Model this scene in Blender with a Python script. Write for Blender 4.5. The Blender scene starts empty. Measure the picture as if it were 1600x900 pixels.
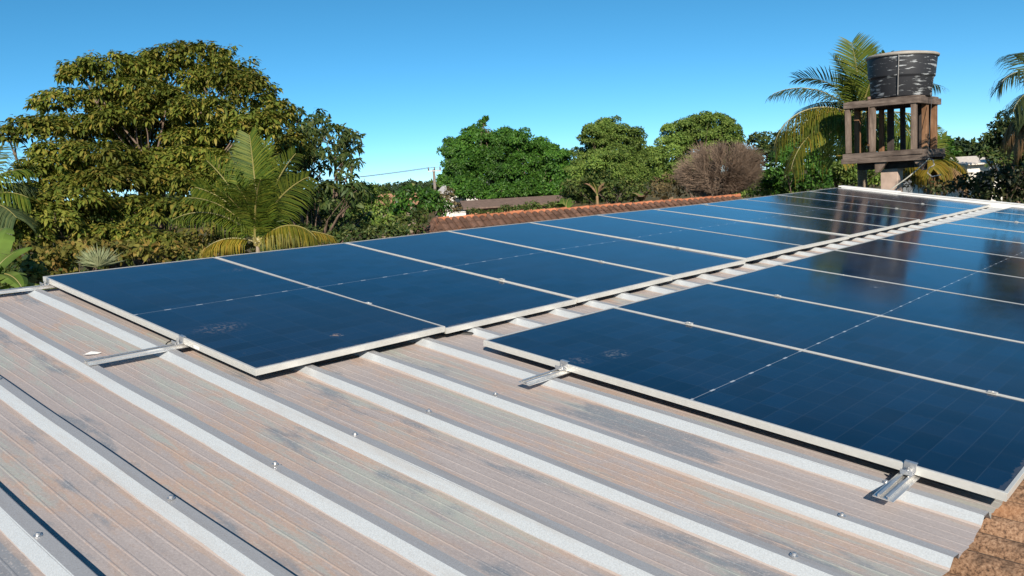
import bpy, math, random
import numpy as np
from mathutils import Vector, Matrix

random.seed(7)
rng = np.random.default_rng(11)
S = bpy.context.scene
COL = S.collection

# ---------------------------------------------------------------- camera, sky, sun
TILT = math.radians(7.8)                 # roof pitch, rising towards the ridge (+v)
ZR = 4.2                                 # height of the ridge end of the panels
UV = Vector((1, 0, 0))
VV = Vector((0, math.cos(TILT), math.sin(TILT)))
NV = Vector((0, -math.sin(TILT), math.cos(TILT)))
ROOF = Matrix(((UV.x, VV.x, NV.x, 0), (UV.y, VV.y, NV.y, 0), (UV.z, VV.z, NV.z, ZR), (0, 0, 0, 1)))
RC = ((0.6669602235, -0.7437748533, 0.0443060689), (-0.1292499853, -0.1740539319, -0.9762170200),
      (0.7337973163, 0.6453713631, -0.2122199381))
CAM = ROOF @ Vector((-1.91972738, -5.53661133, 1.17555133))
R3 = ROOF.to_3x3()
RIGHT = R3 @ Vector(RC[0]); DOWN = R3 @ Vector(RC[1]); FWD = R3 @ Vector(RC[2])
FPX = 1326.917
cd = bpy.data.cameras.new('camera'); cam = bpy.data.objects.new('camera', cd); COL.objects.link(cam)
cam.matrix_world = Matrix(((RIGHT.x, -DOWN.x, -FWD.x, CAM.x), (RIGHT.y, -DOWN.y, -FWD.y, CAM.y),
                           (RIGHT.z, -DOWN.z, -FWD.z, CAM.z), (0, 0, 0, 1)))
cd.sensor_width = 36; cd.lens = 36 * FPX / 1600; cd.clip_end = 5000; cd.clip_start = 0.05
S.camera = cam

SUN_EL = math.radians(27); SUN_AZ = math.radians(224)     # azimuth clockwise from +Y
world = bpy.data.worlds.new('World'); S.world = world; world.use_nodes = True
nt = world.node_tree; nt.nodes.clear()
sky = nt.nodes.new('ShaderNodeTexSky'); sky.sky_type = 'NISHITA'; sky.sun_disc = False
sky.sun_elevation = SUN_EL; sky.sun_rotation = SUN_AZ
sky.air_density = 0.55; sky.dust_density = 0.0; sky.ozone_density = 5.0; sky.altitude = 1000
hs = nt.nodes.new('ShaderNodeHueSaturation'); hs.inputs['Saturation'].default_value = 1.14
hs.inputs['Hue'].default_value = 0.478
bg = nt.nodes.new('ShaderNodeBackground'); bg.inputs['Strength'].default_value = 0.098
wo = nt.nodes.new('ShaderNodeOutputWorld')
nt.links.new(sky.outputs[0], hs.inputs['Color']); nt.links.new(hs.outputs[0], bg.inputs[0]); nt.links.new(bg.outputs[0], wo.inputs[0])
sl = bpy.data.lights.new('sun', 'SUN'); sl.energy = 5.0; sl.angle = math.radians(0.5); sl.color = (1.0, 0.91, 0.78)
so = bpy.data.objects.new('sun', sl); COL.objects.link(so)
SD = Vector((math.sin(SUN_AZ) * math.cos(SUN_EL), math.cos(SUN_AZ) * math.cos(SUN_EL), math.sin(SUN_EL)))
so.rotation_euler = SD.to_track_quat('Z', 'Y').to_euler(); so.location = (-10, -10, 30)
S.view_settings.view_transform = 'Standard'; S.view_settings.look = 'None'
S.view_settings.exposure = 0.40; S.view_settings.gamma = 1.0; S.view_settings.use_curve_mapping = False
S.render.engine = 'CYCLES'

# ---------------------------------------------------------------- helpers
def at(px, py, depth):
    """point at a distance (metres along the view axis) in the direction of a photo position"""
    return CAM + FWD * depth + RIGHT * ((px - 800) / FPX * depth) + DOWN * ((py - 450) / FPX * depth)
def flat(v):
    v = Vector((v.x, v.y, 0)); return v.normalized()
RH, FH = flat(RIGHT), flat(FWD)          # horizontal right / away

def tag(o, label=None, cat=None, group=None, kind=None):
    if label: o['label'] = label
    if cat: o['category'] = cat
    if group: o['group'] = group
    if kind: o['kind'] = kind
    return o
def empty(name, loc=(0, 0, 0), label=None, cat=None, group=None, mat=None):
    o = bpy.data.objects.new(name, None); COL.objects.link(o); o.empty_display_size = 0.2
    if mat is not None: o.matrix_world = mat
    else: o.location = loc
    return tag(o, label, cat, group)
def link(name, me, parent=None, local=False):
    o = bpy.data.objects.new(name, me); COL.objects.link(o)
    if parent is not None:
        o.parent = parent
        if not local: o.matrix_parent_inverse = world_of(parent).inverted()
    return o
def world_of(o):
    m = o.matrix_basis.copy()
    while o.parent:
        m = o.parent.matrix_basis @ o.matrix_parent_inverse @ m if False else o.parent.matrix_basis @ (o.matrix_parent_inverse @ m)
        o = o.parent
    return m

class MB:
    """collects polygons for one mesh object"""
    def __init__(s): s.v = []; s.f = []; s.m = []
    def add(s, vs, fs, mi=0):
        n = len(s.v); s.v += [tuple(p) for p in vs]; s.f += [tuple(i + n for i in f) for f in fs]; s.m += [mi] * len(fs)
    def box(s, lo, hi, M=None, mi=0, bev=0.0):
        x0, y0, z0 = lo; x1, y1, z1 = hi
        vs = [Vector(p) for p in ((x0,y0,z0),(x1,y0,z0),(x1,y1,z0),(x0,y1,z0),(x0,y0,z1),(x1,y0,z1),(x1,y1,z1),(x0,y1,z1))]
        if M is not None: vs = [M @ p for p in vs]
        s.add(vs, [(0,3,2,1),(4,5,6,7),(0,1,5,4),(1,2,6,5),(2,3,7,6),(3,0,4,7)], mi)
    def tube(s, pts, rad, n=6, mi=0, cap=True):
        pts = [Vector(p) for p in pts]
        if not hasattr(rad, '__len__'): rad = [rad] * len(pts)
        rings = []; up = Vector((0.13, 0.07, 1))
        for i, p in enumerate(pts):
            t = (pts[min(i + 1, len(pts) - 1)] - pts[max(i - 1, 0)]).normalized()
            a = t.cross(up)
            if a.length < 1e-3: a = t.cross(Vector((1, 0, 0)))
            a.normalize(); b = t.cross(a)
            rings.append([p + (a * math.cos(2 * math.pi * k / n) + b * math.sin(2 * math.pi * k / n)) * rad[i] for k in range(n)])
        vs = [q for r in rings for q in r]; fs = []
        for i in range(len(rings) - 1):
            for k in range(n):
                k2 = (k + 1) % n; fs.append((i*n+k, i*n+k2, (i+1)*n+k2, (i+1)*n+k))
        if cap: fs += [tuple(range(n))[::-1], tuple((len(rings)-1)*n + k for k in range(n))]
        s.add(vs, fs, mi)
    def lathe(s, prof, n=48, M=None, mi=0):
        vs = []; fs = []
        for (r, z) in prof:
            for k in range(n):
                p = Vector((r * math.cos(2*math.pi*k/n), r * math.sin(2*math.pi*k/n), z))
                vs.append(M @ p if M is not None else p)
        for i in range(len(prof) - 1):
            for k in range(n):
                k2 = (k + 1) % n; fs.append((i*n+k, i*n+k2, (i+1)*n+k2, (i+1)*n+k))
        s.add(vs, fs, mi)
    def build(s, name, mats, parent=None, local=False, smooth=False, bevel=0.0):
        me = bpy.data.meshes.new(name); me.from_pydata(s.v, [], s.f)
        if not isinstance(mats, (list, tuple)): mats = [mats]
        for m in mats: me.materials.append(m)
        me.polygons.foreach_set('material_index', s.m)
        if smooth: me.polygons.foreach_set('use_smooth', [True] * len(s.f))
        me.update()
        o = link(name, me, parent, local)
        if bevel:
            b = o.modifiers.new('bevel', 'BEVEL'); b.width = bevel; b.segments = 2; b.limit_method = 'ANGLE'
        return o

def np_mesh(name, V, loops, sizes, mat, smooth=False):
    me = bpy.data.meshes.new(name)
    me.vertices.add(len(V)); me.vertices.foreach_set('co', np.asarray(V, np.float32).ravel())
    me.loops.add(len(loops)); me.loops.foreach_set('vertex_index', np.asarray(loops, np.int32))
    me.polygons.add(len(sizes))
    me.polygons.foreach_set('loop_start', np.r_[0, np.cumsum(sizes)[:-1]].astype(np.int32))
    me.materials.append(mat); me.update(calc_edges=True)
    if smooth: me.polygons.foreach_set('use_smooth', [True] * len(sizes))
    return me

# ---------------------------------------------------------------- materials
class N:
    def __init__(s, name):
        s.m = bpy.data.materials.new(name); s.m.use_nodes = True; s.t = s.m.node_tree
        s.t.nodes.clear(); s.out = s.new('ShaderNodeOutputMaterial')
        s.b = s.new('ShaderNodeBsdfPrincipled'); s.l(s.b, 0, s.out, 0)
    def new(s, k): return s.t.nodes.new(k)
    def l(s, a, i, b, j): s.t.links.new(a.outputs[i], b.inputs[j])
    def coord(s, which='Object'):
        c = s.new('ShaderNodeTexCoord'); return (c, which)
    def mapped(s, scale=(1, 1, 1), which='Object', loc=(0, 0, 0)):
        c = s.new('ShaderNodeTexCoord'); m = s.new('ShaderNodeMapping')
        m.inputs['Scale'].default_value = scale; m.inputs['Location'].default_value = loc
        s.l(c, which, m, 'Vector'); return m
    def noise(s, src, scale=5, detail=4, rough=0.6):
        n = s.new('ShaderNodeTexNoise'); n.inputs['Scale'].default_value = scale
        n.inputs['Detail'].default_value = detail; n.inputs['Roughness'].default_value = rough
        if src is not None: s.l(src, 0, n, 'Vector')
        return n
    def ramp(s, src, stops, out=0):
        r = s.new('ShaderNodeValToRGB'); e = r.color_ramp.elements
        while len(e) < len(stops): e.new(0.5)
        for k, (p, c) in enumerate(stops):
            e[k].position = p
            e[k].color = (*c, 1) if hasattr(c, '__len__') else (c, c, c, 1)
        s.l(src, out, r, 0); return r
    def mix(s, fac, a, b, mode='MIX'):
        m = s.new('ShaderNodeMix'); m.data_type = 'RGBA'; m.blend_type = mode
        for sock, v in ((0, fac), (6, a), (7, b)):
            if isinstance(v, (int, float)): m.inputs[sock].default_value = v
            elif isinstance(v, tuple): m.inputs[sock].default_value = (*v, 1)
            else: s.t.links.new(v, m.inputs[sock])
        return m.outputs[2]
    def math(s, op, a, b=0.0, c=0.0):
        m = s.new('ShaderNodeMath'); m.operation = op
        for k, v in enumerate((a, b, c)):
            if isinstance(v, (int, float)): m.inputs[k].default_value = v
            else: s.t.links.new(v, m.inputs[k])
        return m.outputs[0]
    def set(s, **k):
        for n, v in k.items():
            n = n.replace('_', ' ')
            if isinstance(v, tuple): s.b.inputs[n].default_value = (*v, 1)
            elif isinstance(v, (int, float)): s.b.inputs[n].default_value = v
            else: s.t.links.new(v, s.b.inputs[n])
        return s
    def bump(s, h, strength=0.3, dist=0.01):
        b = s.new('ShaderNodeBump'); b.inputs['Strength'].default_value = strength; b.inputs['Distance'].default_value = dist
        s.t.links.new(h, b.inputs['Height']); s.l(b, 0, s.b, 'Normal')

def simple(name, base, rough=0.6, metal=0.0, var=0.25, scale=8.0, stretch=(1, 1, 1), bump=0.0):
    n = N(name); mp = n.mapped(stretch); z = n.noise(mp, scale, 5)
    lo = tuple(c * (1 - var) for c in base); hi = tuple(min(1, c * (1 + var)) for c in base)
    r = n.ramp(z, [(0.3, lo), (0.7, hi)])
    n.set(Base_Color=r.outputs[0], Roughness=rough, Metallic=metal)
    if bump: n.bump(z.outputs[0], bump)
    return n.m

def leaf_mat(name, cols, trans=0.25, rough=0.5, spec=0.4, clump=1.2):
    spec *= 0.5; rough = min(0.8, rough + 0.12)
    """foliage: each leaf picks a tint, clumps drift in tone"""
    n = N(name); g = n.new('ShaderNodeNewGeometry')
    k = len(cols); r = n.ramp(g, [(i / max(1, k - 1) * 0.98, c) for i, c in enumerate(cols)], 'Random Per Island')
    mp = n.mapped((1, 1, 1)); z = n.noise(mp, clump, 3)
    rr = n.ramp(z, [(0.36, 0.62), (0.64, 1.25)])
    c = n.mix(1.0, r.outputs[0], rr.outputs[0], 'MULTIPLY')
    n.set(Base_Color=c, Roughness=rough, Specular_IOR_Level=spec)
    t = n.new('ShaderNodeBsdfTranslucent'); c2 = n.mix(1.0, c, (1.3, 1.5, 0.5), 'MULTIPLY'); n.t.links.new(c2, t.inputs[0])
    m = n.new('ShaderNodeMixShader'); m.inputs[0].default_value = trans
    n.l(n.b, 0, m, 1); n.l(t, 0, m, 2); n.l(m, 0, n.out, 0)
    return n.m

# dusty pan of the metal sheets: grey-pink dust, orange silt, washed blue-grey patches, all streaked down the slope
def roof_pan():
    n = N('dusty_zinc'); a = n.mapped((1.6, 0.32, 1)); big = n.noise(a, 1.7, 7, 0.7)
    b = n.mapped((2.2, 0.45, 1), loc=(7, 3, 0)); sec = n.noise(b, 1.6, 6, 0.65)
    f = n.mapped((34, 2.2, 1)); streak = n.noise(f, 1.2, 5, 0.7)
    sp = n.noise(n.mapped((1, 0.6, 1)), 170, 2, 0.5)
    dust = n.ramp(streak, [(0.25, (0.405, 0.355, 0.340)), (0.75, (0.48, 0.425, 0.41))]).outputs[0]
    mud = n.ramp(sec, [(0.57, 0.0), (0.72, 0.36)]).outputs[0]
    c = n.mix(mud, dust, (0.54, 0.36, 0.25))
    rim = n.ramp(big, [(0.475, 0.0), (0.51, 0.55), (0.525, 0.55), (0.565, 0.0)]).outputs[0]
    c = n.mix(n.math('MULTIPLY', rim, n.ramp(sec, [(0.42, 0.0), (0.56, 0.9)]).outputs[0]), c, (0.56, 0.37, 0.26))
    wash = n.ramp(big, [(0.515, 0.0), (0.58, 0.95)]).outputs[0]
    wf = n.mix(1.0, wash, n.ramp(streak, [(0.34, 0.1), (0.56, 1.0)]).outputs[0], 'MULTIPLY')
    c = n.mix(wf, c, (0.42, 0.44, 0.40))
    deep = n.ramp(n.noise(n.mapped((2.6, 0.7, 1), loc=(1, 9, 0)), 1.5, 5, 0.65), [(0.57, 0.0), (0.64, 0.78)]).outputs[0]
    c = n.mix(deep, c, (0.21, 0.245, 0.285))
    # cleaner, wetter-looking upper courses near the panels
    gp = n.new('ShaderNodeNewGeometry'); px = n.new('ShaderNodeSeparateXYZ'); n.l(gp, 'Position', px, 0)
    ph = n.math('FRACT', n.math('DIVIDE', n.math('SUBTRACT', px.outputs[0], RIB_FOOT), RIB_PITCH))
    edge = n.math('MULTIPLY', n.math('GREATER_THAN', n.math('MULTIPLY_ADD', streak.outputs[0], 0.16, ph), 1.03), 0.32)
    c = n.mix(edge, c, (0.52, 0.36, 0.26))
    spk = n.ramp(sp, [(0.56, 0.0), (0.68, 0.42)]).outputs[0]
    c = n.mix(spk, c, (0.60, 0.53, 0.50))
    dk = n.ramp(sp, [(0.30, 0.30), (0.42, 0.0)]).outputs[0]
    c = n.mix(dk, c, (0.27, 0.215, 0.20))
    n.set(Base_Color=c, Roughness=n.ramp(streak, [(0.3, 0.5), (0.7, 0.68)]).outputs[0], Metallic=0.12, Specular_IOR_Level=0.4)
    n.bump(sp.outputs[0], 0.15, 0.002)
    return n.m
def roof_rib(name, base, metal):
    n = N(name); sp = n.noise(n.mapped((1, 0.7, 1)), 260, 3, 0.6); st = n.noise(n.mapped((20, 1.1, 6)), 1.3, 5, 0.65)
    c = n.ramp(sp, [(0.3, tuple(x * 0.86 for x in base)), (0.7, tuple(min(1, x * 1.10) for x in base))]).outputs[0]
    d = n.ramp(st, [(0.50, 0.0), (0.72, 0.6)]).outputs[0]
    c = n.mix(d, c, tuple(x * y for x, y in zip(base, (0.82, 0.74, 0.68))))
    g = n.new('ShaderNodeNewGeometry'); dp = n.new('ShaderNodeVectorMath'); dp.operation = 'DOT_PRODUCT'; n.l(g, 'Position', dp, 0); dp.inputs[1].default_value = NV
    h = n.math('SUBTRACT', dp.outputs['Value'], ZR * NV.z + N_PAN)
    silt = n.math('MULTIPLY', n.math('LESS_THAN', h, n.math('MULTIPLY_ADD', st.outputs[0], 0.016, -0.004)), 0.55)
    c = n.mix(silt, c, (0.50, 0.34, 0.25))
    dkf = n.ramp(n.noise(n.mapped((1, 0.8, 1)), 210, 2, 0.6), [(0.28, 0.35), (0.38, 0.0)]).outputs[0]
    c = n.mix(dkf, c, tuple(x * 0.55 for x in base))
    n.set(Base_Color=c, Roughness=0.46, Metallic=metal, Specular_IOR_Level=0.5)
    n.bump(sp.outputs[0], 0.12, 0.001); return n.m
N_PAN, N_TOP = -0.080, -0.049
RIB_FOOT, RIB_PITCH = -0.12, 0.362
M_PAN = roof_pan()
M_RIB = roof_rib('sunlit_zinc', (0.50, 0.53, 0.55), 0.2)  # lighter copy of the rib zinc: sunlight on the flanks put into its colour
M_RIBTOP = roof_rib('shade_tone_zinc', (0.43, 0.43, 0.44), 0.25)  # darker copy for tops and far flanks, their weaker light painted in
M_ALU = simple('anodised_aluminium', (0.70, 0.68, 0.63), 0.40, 0.35, 0.06, 30, (1, 1, 1))
M_RAIL = simple('mill_aluminium', (0.72, 0.71, 0.69), 0.3, 0.75, 0.08, 40)
M_STEEL = simple('zinc_steel', (0.66, 0.66, 0.66), 0.3, 0.8, 0.1, 60)
M_WHITE = simple('white_flashing_paint', (0.80, 0.79, 0.76), 0.5, 0.0, 0.06, 3)
M_BACK = simple('panel_backsheet', (0.04, 0.04, 0.045), 0.7)
M_RUBBER = simple('black_cable', (0.02, 0.02, 0.02), 0.5)

PW, PL, PITCH = 1.138, 2.385, 1.15
def solar_glass():
    n = N('solar_glass'); c = n.new('ShaderNodeTexCoord'); sx = n.new('ShaderNodeSeparateXYZ'); n.l(c, 'Object', sx, 0)
    x, y = sx.outputs[0], sx.outputs[1]
    fine = n.noise(n.mapped((1, 1, 1), 'Object'), 3.0, 4)
    def line(v, period, half, off=0.0):       # 1 on thin lines repeating with a period
        q = n.math('PINGPONG', n.math('ADD', v, off), period / 2)
        return n.math('LESS_THAN', q, half)
    cw = (PW - 0.034) / 6
    grid_x = line(n.math('SUBTRACT', x, 0.017), cw, 0.0011)
    grid_y = line(y, (PL - 0.06) / 24, 0.0009, 0.03 + 10)
    bus = line(n.math('SUBTRACT', x, 0.017), cw / 9, 0.0005, cw / 18)
    base = n.ramp(fine, [(0.3, (0.0015, 0.0110, 0.034)), (0.7, (0.0022, 0.0160, 0.046))]).outputs[0]
    base = n.mix(n.math('MULTIPLY', bus, 0.30), base, (0.05, 0.07, 0.10))
    base = n.mix(n.math('MULTIPLY', n.math('MAXIMUM', grid_x, grid_y), 0.42), base, (0.06, 0.08, 0.11))
    cell = n.new('ShaderNodeCombineXYZ'); n.t.links.new(n.math('FLOOR', n.math('DIVIDE', n.math('SUBTRACT', x, 0.017), cw)), cell.inputs[0]); n.t.links.new(n.math('FLOOR', n.math('DIVIDE', n.math('ADD', y, 10.03), (PL - 0.06) / 24)), cell.inputs[1])
    oi = n.new('ShaderNodeObjectInfo'); n.l(oi, 'Random', cell, 2)
    wn = n.new('ShaderNodeTexWhiteNoise'); wn.noise_dimensions = '3D'; n.l(cell, 0, wn, 'Vector')
    base = n.mix(1.0, base, n.ramp(wn, [(0.0, 0.72), (1.0, 1.35)]).outputs[0], 'MULTIPLY')
    mid = n.math('ABSOLUTE', n.math('ADD', y, PL / 2))
    ml = n.math('MULTIPLY', n.math('LESS_THAN', mid, 0.0022), 0.45)
    base = n.mix(ml, base, (0.42, 0.47, 0.52))
    dashx = n.math('LESS_THAN', n.math('PINGPONG', n.math('SUBTRACT', x, 0.017), cw / 2), 0.019)
    dash = n.math('MULTIPLY', n.math('LESS_THAN', mid, 0.0055), dashx)
    base = n.mix(n.math('MULTIPLY', dash, 0.62), base, (0.62, 0.66, 0.70))
    # dust film and droppings at fixed spots of the roof (roof u, v, radius, strength)
    g = n.new('ShaderNodeNewGeometry'); pos = n.new('ShaderNodeSeparateXYZ'); n.l(g, 'Position', pos, 0)
    big = n.noise(n.mapped((1, 1, 1), 'Object'), 1.1, 5)
    wp = n.new('ShaderNodeMapping'); n.l(g, 'Position', wp, 0); wp.inputs['Scale'].default_value = (1.0, 0.6, 1.0)
    film = n.noise(wp, 0.9, 6, 0.65)
    sm = n.noise(wp, 9, 6, 0.75)
    df = n.math('MULTIPLY_ADD', n.ramp(film, [(0.40, 0.0), (0.66, 1.0)]).outputs[0], 0.022, 0.001)
    sp = n.math('MULTIPLY', n.ramp(sm, [(0.66, 0.0), (0.78, 1.0)]).outputs[0], 0.10)
    base = n.mix(n.math('ADD', df, sp), base, (0.40, 0.36, 0.32))
    low = n.math('MULTIPLY', n.math('MULTIPLY', n.math('GREATER_THAN', n.math('MULTIPLY_ADD', sm.outputs[0], 0.10, -0.035), n.math('ADD', y, PL - 0.016)), 0.22), n.ramp(film, [(0.35, 0.3), (0.6, 1.0)]).outputs[0])
    base = n.mix(low, base, (0.40, 0.34, 0.28))
    crumb = n.noise(wp, 60, 3, 0.7)
    for (px, py, rx, ry, k, col) in SPOTS:
        dx = n.math('DIVIDE', n.math('SUBTRACT', pos.outputs[0], px), rx); dy = n.math('DIVIDE', n.math('SUBTRACT', pos.outputs[1], py), ry)
        d = n.math('SQRT', n.math('ADD', n.math('MULTIPLY', dx, dx), n.math('MULTIPLY', dy, dy)))
        w = n.math('MULTIPLY', n.math('SUBTRACT', 1.0, d), 1.0)
        w = n.ramp_v(w, crumb, k)
        base = n.mix(w, base, col)
    n.set(Base_Color=base, Roughness=0.09, Specular_IOR_Level=0.35, IOR=1.5)
    r = n.math('MULTIPLY_ADD', n.ramp(film, [(0.3, 0.0), (0.7, 1.0)]).outputs[0], 0.10, 0.07)
    n.t.links.new(r, n.b.inputs['Roughness'])
    wav = n.noise(n.mapped((1, 1, 1), 'Object'), 2.2, 1)
    n.bump(wav.outputs[0], 0.05, 0.004)
    return n.m
def ramp_v(s, w, crumb, k):
    c = s.ramp(crumb, [(0.5, 0.0), (0.6, 1.0)]).outputs[0]
    w = s.math('MAXIMUM', s.math('MINIMUM', s.math('MULTIPLY', w, 1.6), 1.0), 0.0)
    return s.math('MULTIPLY', s.math('MULTIPLY', w, c), k)
N.ramp_v = ramp_v
def roof_pt(u, v, n=0.0): return ROOF @ Vector((u, v, n))
def on_roof(px, py, n=0.0):
    d = at(px, py, 1) - CAM; o = ROOF @ Vector((0, 0, n)); s = (o - CAM).dot(NV) / d.dot(NV); return CAM + d * s
SPOTS = []
for (px, py, rx, ry, k, col) in [(525, 523, 0.035, 0.035, 0.9, (0.50, 0.33, 0.20)), (533, 523, 0.016, 0.016, 0.8, (0.55, 0.5, 0.45)),
                                 (345, 512, 0.17, 0.11, 0.22, (0.45, 0.36, 0.30)), (962, 550, 0.10, 0.07, 0.30, (0.40, 0.38, 0.36)),
                                 (505, 600, 0.02, 0.02, 0.5, (0.5, 0.5, 0.5)), (1369, 449, 0.02, 0.02, 0.7, (0.6, 0.6, 0.6)),
                                 (375, 422, 0.16, 0.07, 0.16, (0.42, 0.30, 0.20)), (905, 560, 0.07, 0.07, 0.2, (0.40, 0.36, 0.34))]:
    p = on_roof(px, py); SPOTS.append((p.x, p.y, rx, ry, k, col))
M_GLASS = solar_glass()

# ---------------------------------------------------------------- ground
def ground():
    n = N('dry_earth_and_grass'); z = n.noise(n.mapped((1, 1, 1)), 0.12, 8, 0.7); y = n.noise(n.mapped((1, 1, 1)), 4, 5)
    c = n.ramp(z, [(0.38, (0.16, 0.10, 0.055)), (0.52, (0.09, 0.085, 0.03)), (0.66, (0.05, 0.075, 0.02))]).outputs[0]
    c = n.mix(0.35, c, n.ramp(y, [(0.3, (0.06, 0.05, 0.02)), (0.7, (0.2, 0.15, 0.08))]).outputs[0])
    n.set(Base_Color=c, Roughness=0.95, Specular_IOR_Level=0.1)
    b = MB(); k = 40
    xs = [-2500 + 5000 * i / k for i in range(k + 1)]
    b.add([(x, y, 0) for y in xs for x in xs], [(j*(k+1)+i, j*(k+1)+i+1, (j+1)*(k+1)+i+1, (j+1)*(k+1)+i) for j in range(k) for i in range(k)])
    tag(b.build('ground', n.m), kind='structure')
ground()

# ---------------------------------------------------------------- the house with the metal roof
RIBU, RP = -0.09, 0.362
V_TOP, V_BOT = -0.045, -5.035
house = empty('house', (4, -3, 0), 'low house under a dusty ribbed metal roof carrying all the solar panels', 'house')
def prof(k, lift):
    """cross-section of one sheet (three pans and ribs) starting left of rib k*3; returns [(u, n, material)]"""
    P = []
    for j in range(3):
        u = RIBU + (3 * k + j) * RP
        P += [(u - 0.030, N_PAN, 0)]                         # foot of the lit flank
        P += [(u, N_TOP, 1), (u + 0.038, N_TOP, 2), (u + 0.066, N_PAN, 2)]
        a = u + 0.066; w = RP - 0.096
        for q in range(4):
            c = a + w * (q + 1) / 5
            P += [(c - 0.005, N_PAN, 0), (c - 0.0015, N_PAN + 0.0010, 0), (c + 0.0015, N_PAN + 0.0010, 0), (c + 0.005, N_PAN, 0)]
    u = RIBU + (3 * k + 3) * RP                               # overlaps the next sheet's first rib
    P += [(u - 0.030, N_PAN + 0.002, 0), (u, N_TOP + 0.0025, 1), (u + 0.0405, N_TOP + 0.0025, 2), (u + 0.056, N_TOP - 0.018, 2)]
    return P
def roof_z(u, v):      # gentle waviness of thin sheet metal
    return 0.003 * math.sin(2.1 * u + 1.3 * v) * math.sin(1.7 * v + 0.4 * u)
screw_me = None
def screw_mesh():
    b = MB(); b.lathe([(0.0, 0.0006), (0.012, 0.0006), (0.012, 0.0022), (0.009, 0.0035), (0.0062, 0.0036), (0.0062, 0.0092), (0.005, 0.0105), (0.0, 0.0108)], 12)
    o = b.build('roof_screw', M_STEEL); me = o.data; bpy.data.objects.remove(o); return me
screw_me = screw_mesh()
VS = [V_TOP] + [V_TOP + (V_BOT - V_TOP) * (i / 40) for i in range(1, 41)]
K0, K1 = -5, 12
for k in range(K0, K1):
    P = prof(k, 0)
    if k == K1 - 1: P = [p for p in P if p[0] < 12.80] 
    b = MB(); m = len(P)
    jag = [random.uniform(-0.006, 0.006) for _ in range(m)]
    vs = []
    for i, v in enumerate(VS):
        wob = 0.0025 * math.sin(2.3 * v + k * 1.7) + 0.0015 * math.sin(6.1 * v + k)
        for q, p in enumerate(P):
            vv = v + (jag[q] if i == len(VS) - 1 else 0)
            up = 0.0
            if p[1] < N_PAN + 0.01 and v > V_TOP - 0.05: up = 0.012 * (1 + (v - V_TOP) / 0.05)   # pans turned up at the ridge end
            lip = 0.004 * math.sin(5.3 * v + 2.1 * k) * max(0.0, math.sin(1.9 * v + k)) if q == m - 1 else 0.0
            vs.append((p[0] + wob + lip * 1.5, vv, p[1] + roof_z(p[0], v) + up + lip))
    for i in range(len(VS) - 1):
        for q in range(m - 1):
            b.add([], [], 0)
            b.f.append((i*m+q, i*m+q+1, (i+1)*m+q+1, (i+1)*m+q)[::-1])
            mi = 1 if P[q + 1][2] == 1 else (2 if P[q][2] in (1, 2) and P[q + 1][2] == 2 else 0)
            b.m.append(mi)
    b.v = [tuple(ROOF @ Vector(p)) for p in vs]
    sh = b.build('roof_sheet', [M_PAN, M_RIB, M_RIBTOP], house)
    for j in range(3):
        u = RIBU + (3 * k + j) * RP + 0.021
        for v in (-1.70, -3.19, -4.72):
            covered = (u > 0.0 and v > -2.4) or (u > 1.13)
            if covered or u < -2.0: continue
            uu, v2 = u + random.uniform(-0.008, 0.008), v + random.uniform(-0.02, 0.02)
            o = link('roof_screw', screw_me, sh)
            o.matrix_basis = ROOF @ Matrix.Translation((uu, v2, N_TOP + 0.0025 + roof_z(uu, v2))) @ Matrix.Rotation(random.uniform(-.15, .15), 4, 'X') @ Matrix.Rotation(random.uniform(0, 6), 4, 'Z')
U0, U1 = RIBU + 3 * K0 * RP - 0.03, 12.78
def roofbox(b, u0, u1, v0, v1, n0, n1): b.box((u0, v0, n0), (u1, v1, n1), ROOF)
# ridge cap and the far slope
b = MB()
pr = [(-0.10, -0.087), (-0.03, -0.074), (0.04, -0.082), (0.20, -0.150)]
us = [U0 + (U1 - U0) * i / 30 for i in range(31)]
for i in range(30):
    for q in range(3):
        b.add([ROOF @ Vector((us[i], pr[q][0] + 0.02, pr[q][1] - 0.03)), ROOF @ Vector((us[i+1], pr[q][0] + 0.02, pr[q][1] - 0.03)),
               ROOF @ Vector((us[i+1], pr[q+1][0] + 0.02, pr[q+1][1] - 0.03)), ROOF @ Vector((us[i], pr[q+1][0] + 0.02, pr[q+1][1] - 0.03))], [(0, 1, 2, 3)])
b.build('ridge_cap', M_RIB, house)
b = MB(); BT = -math.tan(2 * TILT)
b.add([ROOF @ Vector((U0, 0.1, -0.15)), ROOF @ Vector((U1, 0.1, -0.15)), ROOF @ Vector((U1, 4.2, -0.15 + BT * 4.1)), ROOF @ Vector((U0, 4.2, -0.15 + BT * 4.1))], [(0, 1, 2, 3)])
b.build('back_roof', M_RIBTOP, house)
# clay tile lower roof: barrel courses showing beyond the cut metal sheets
def tile_mat(name, light, mid, dark, orange):
    n = N(name); z = n.noise(n.mapped((1, 1, 1)), 9, 6, 0.7); s = n.noise(n.mapped((1, 1, 1)), 95, 5, 0.7); t = n.noise(n.mapped((3, 1, 1)), 2.5, 3)
    c = n.ramp(s, [(0.36, dark), (0.49, mid), (0.67, light)]).outputs[0]; g = n.new('ShaderNodeNewGeometry')
    c = n.mix(1.0, c, n.ramp(g, [(0.0, 0.62), (1.0, 1.22)], 'Random Per Island').outputs[0], 'MULTIPLY')
    c = n.mix(n.ramp(z, [(0.52, 0.0), (0.66, 0.7)]).outputs[0], c, dark)
    c = n.mix(n.ramp(t, [(0.55, 0.0), (0.68, 0.6)]).outputs[0], c, orange)
    n.set(Base_Color=c, Roughness=0.9, Specular_IOR_Level=0.15); n.bump(s.outputs[0], 0.35, 0.004); return n.m
M_TILE = tile_mat('weathered_clay', (0.38, 0.25, 0.165), (0.24, 0.14, 0.085), (0.065, 0.042, 0.03), (0.36, 0.18, 0.09))
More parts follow.
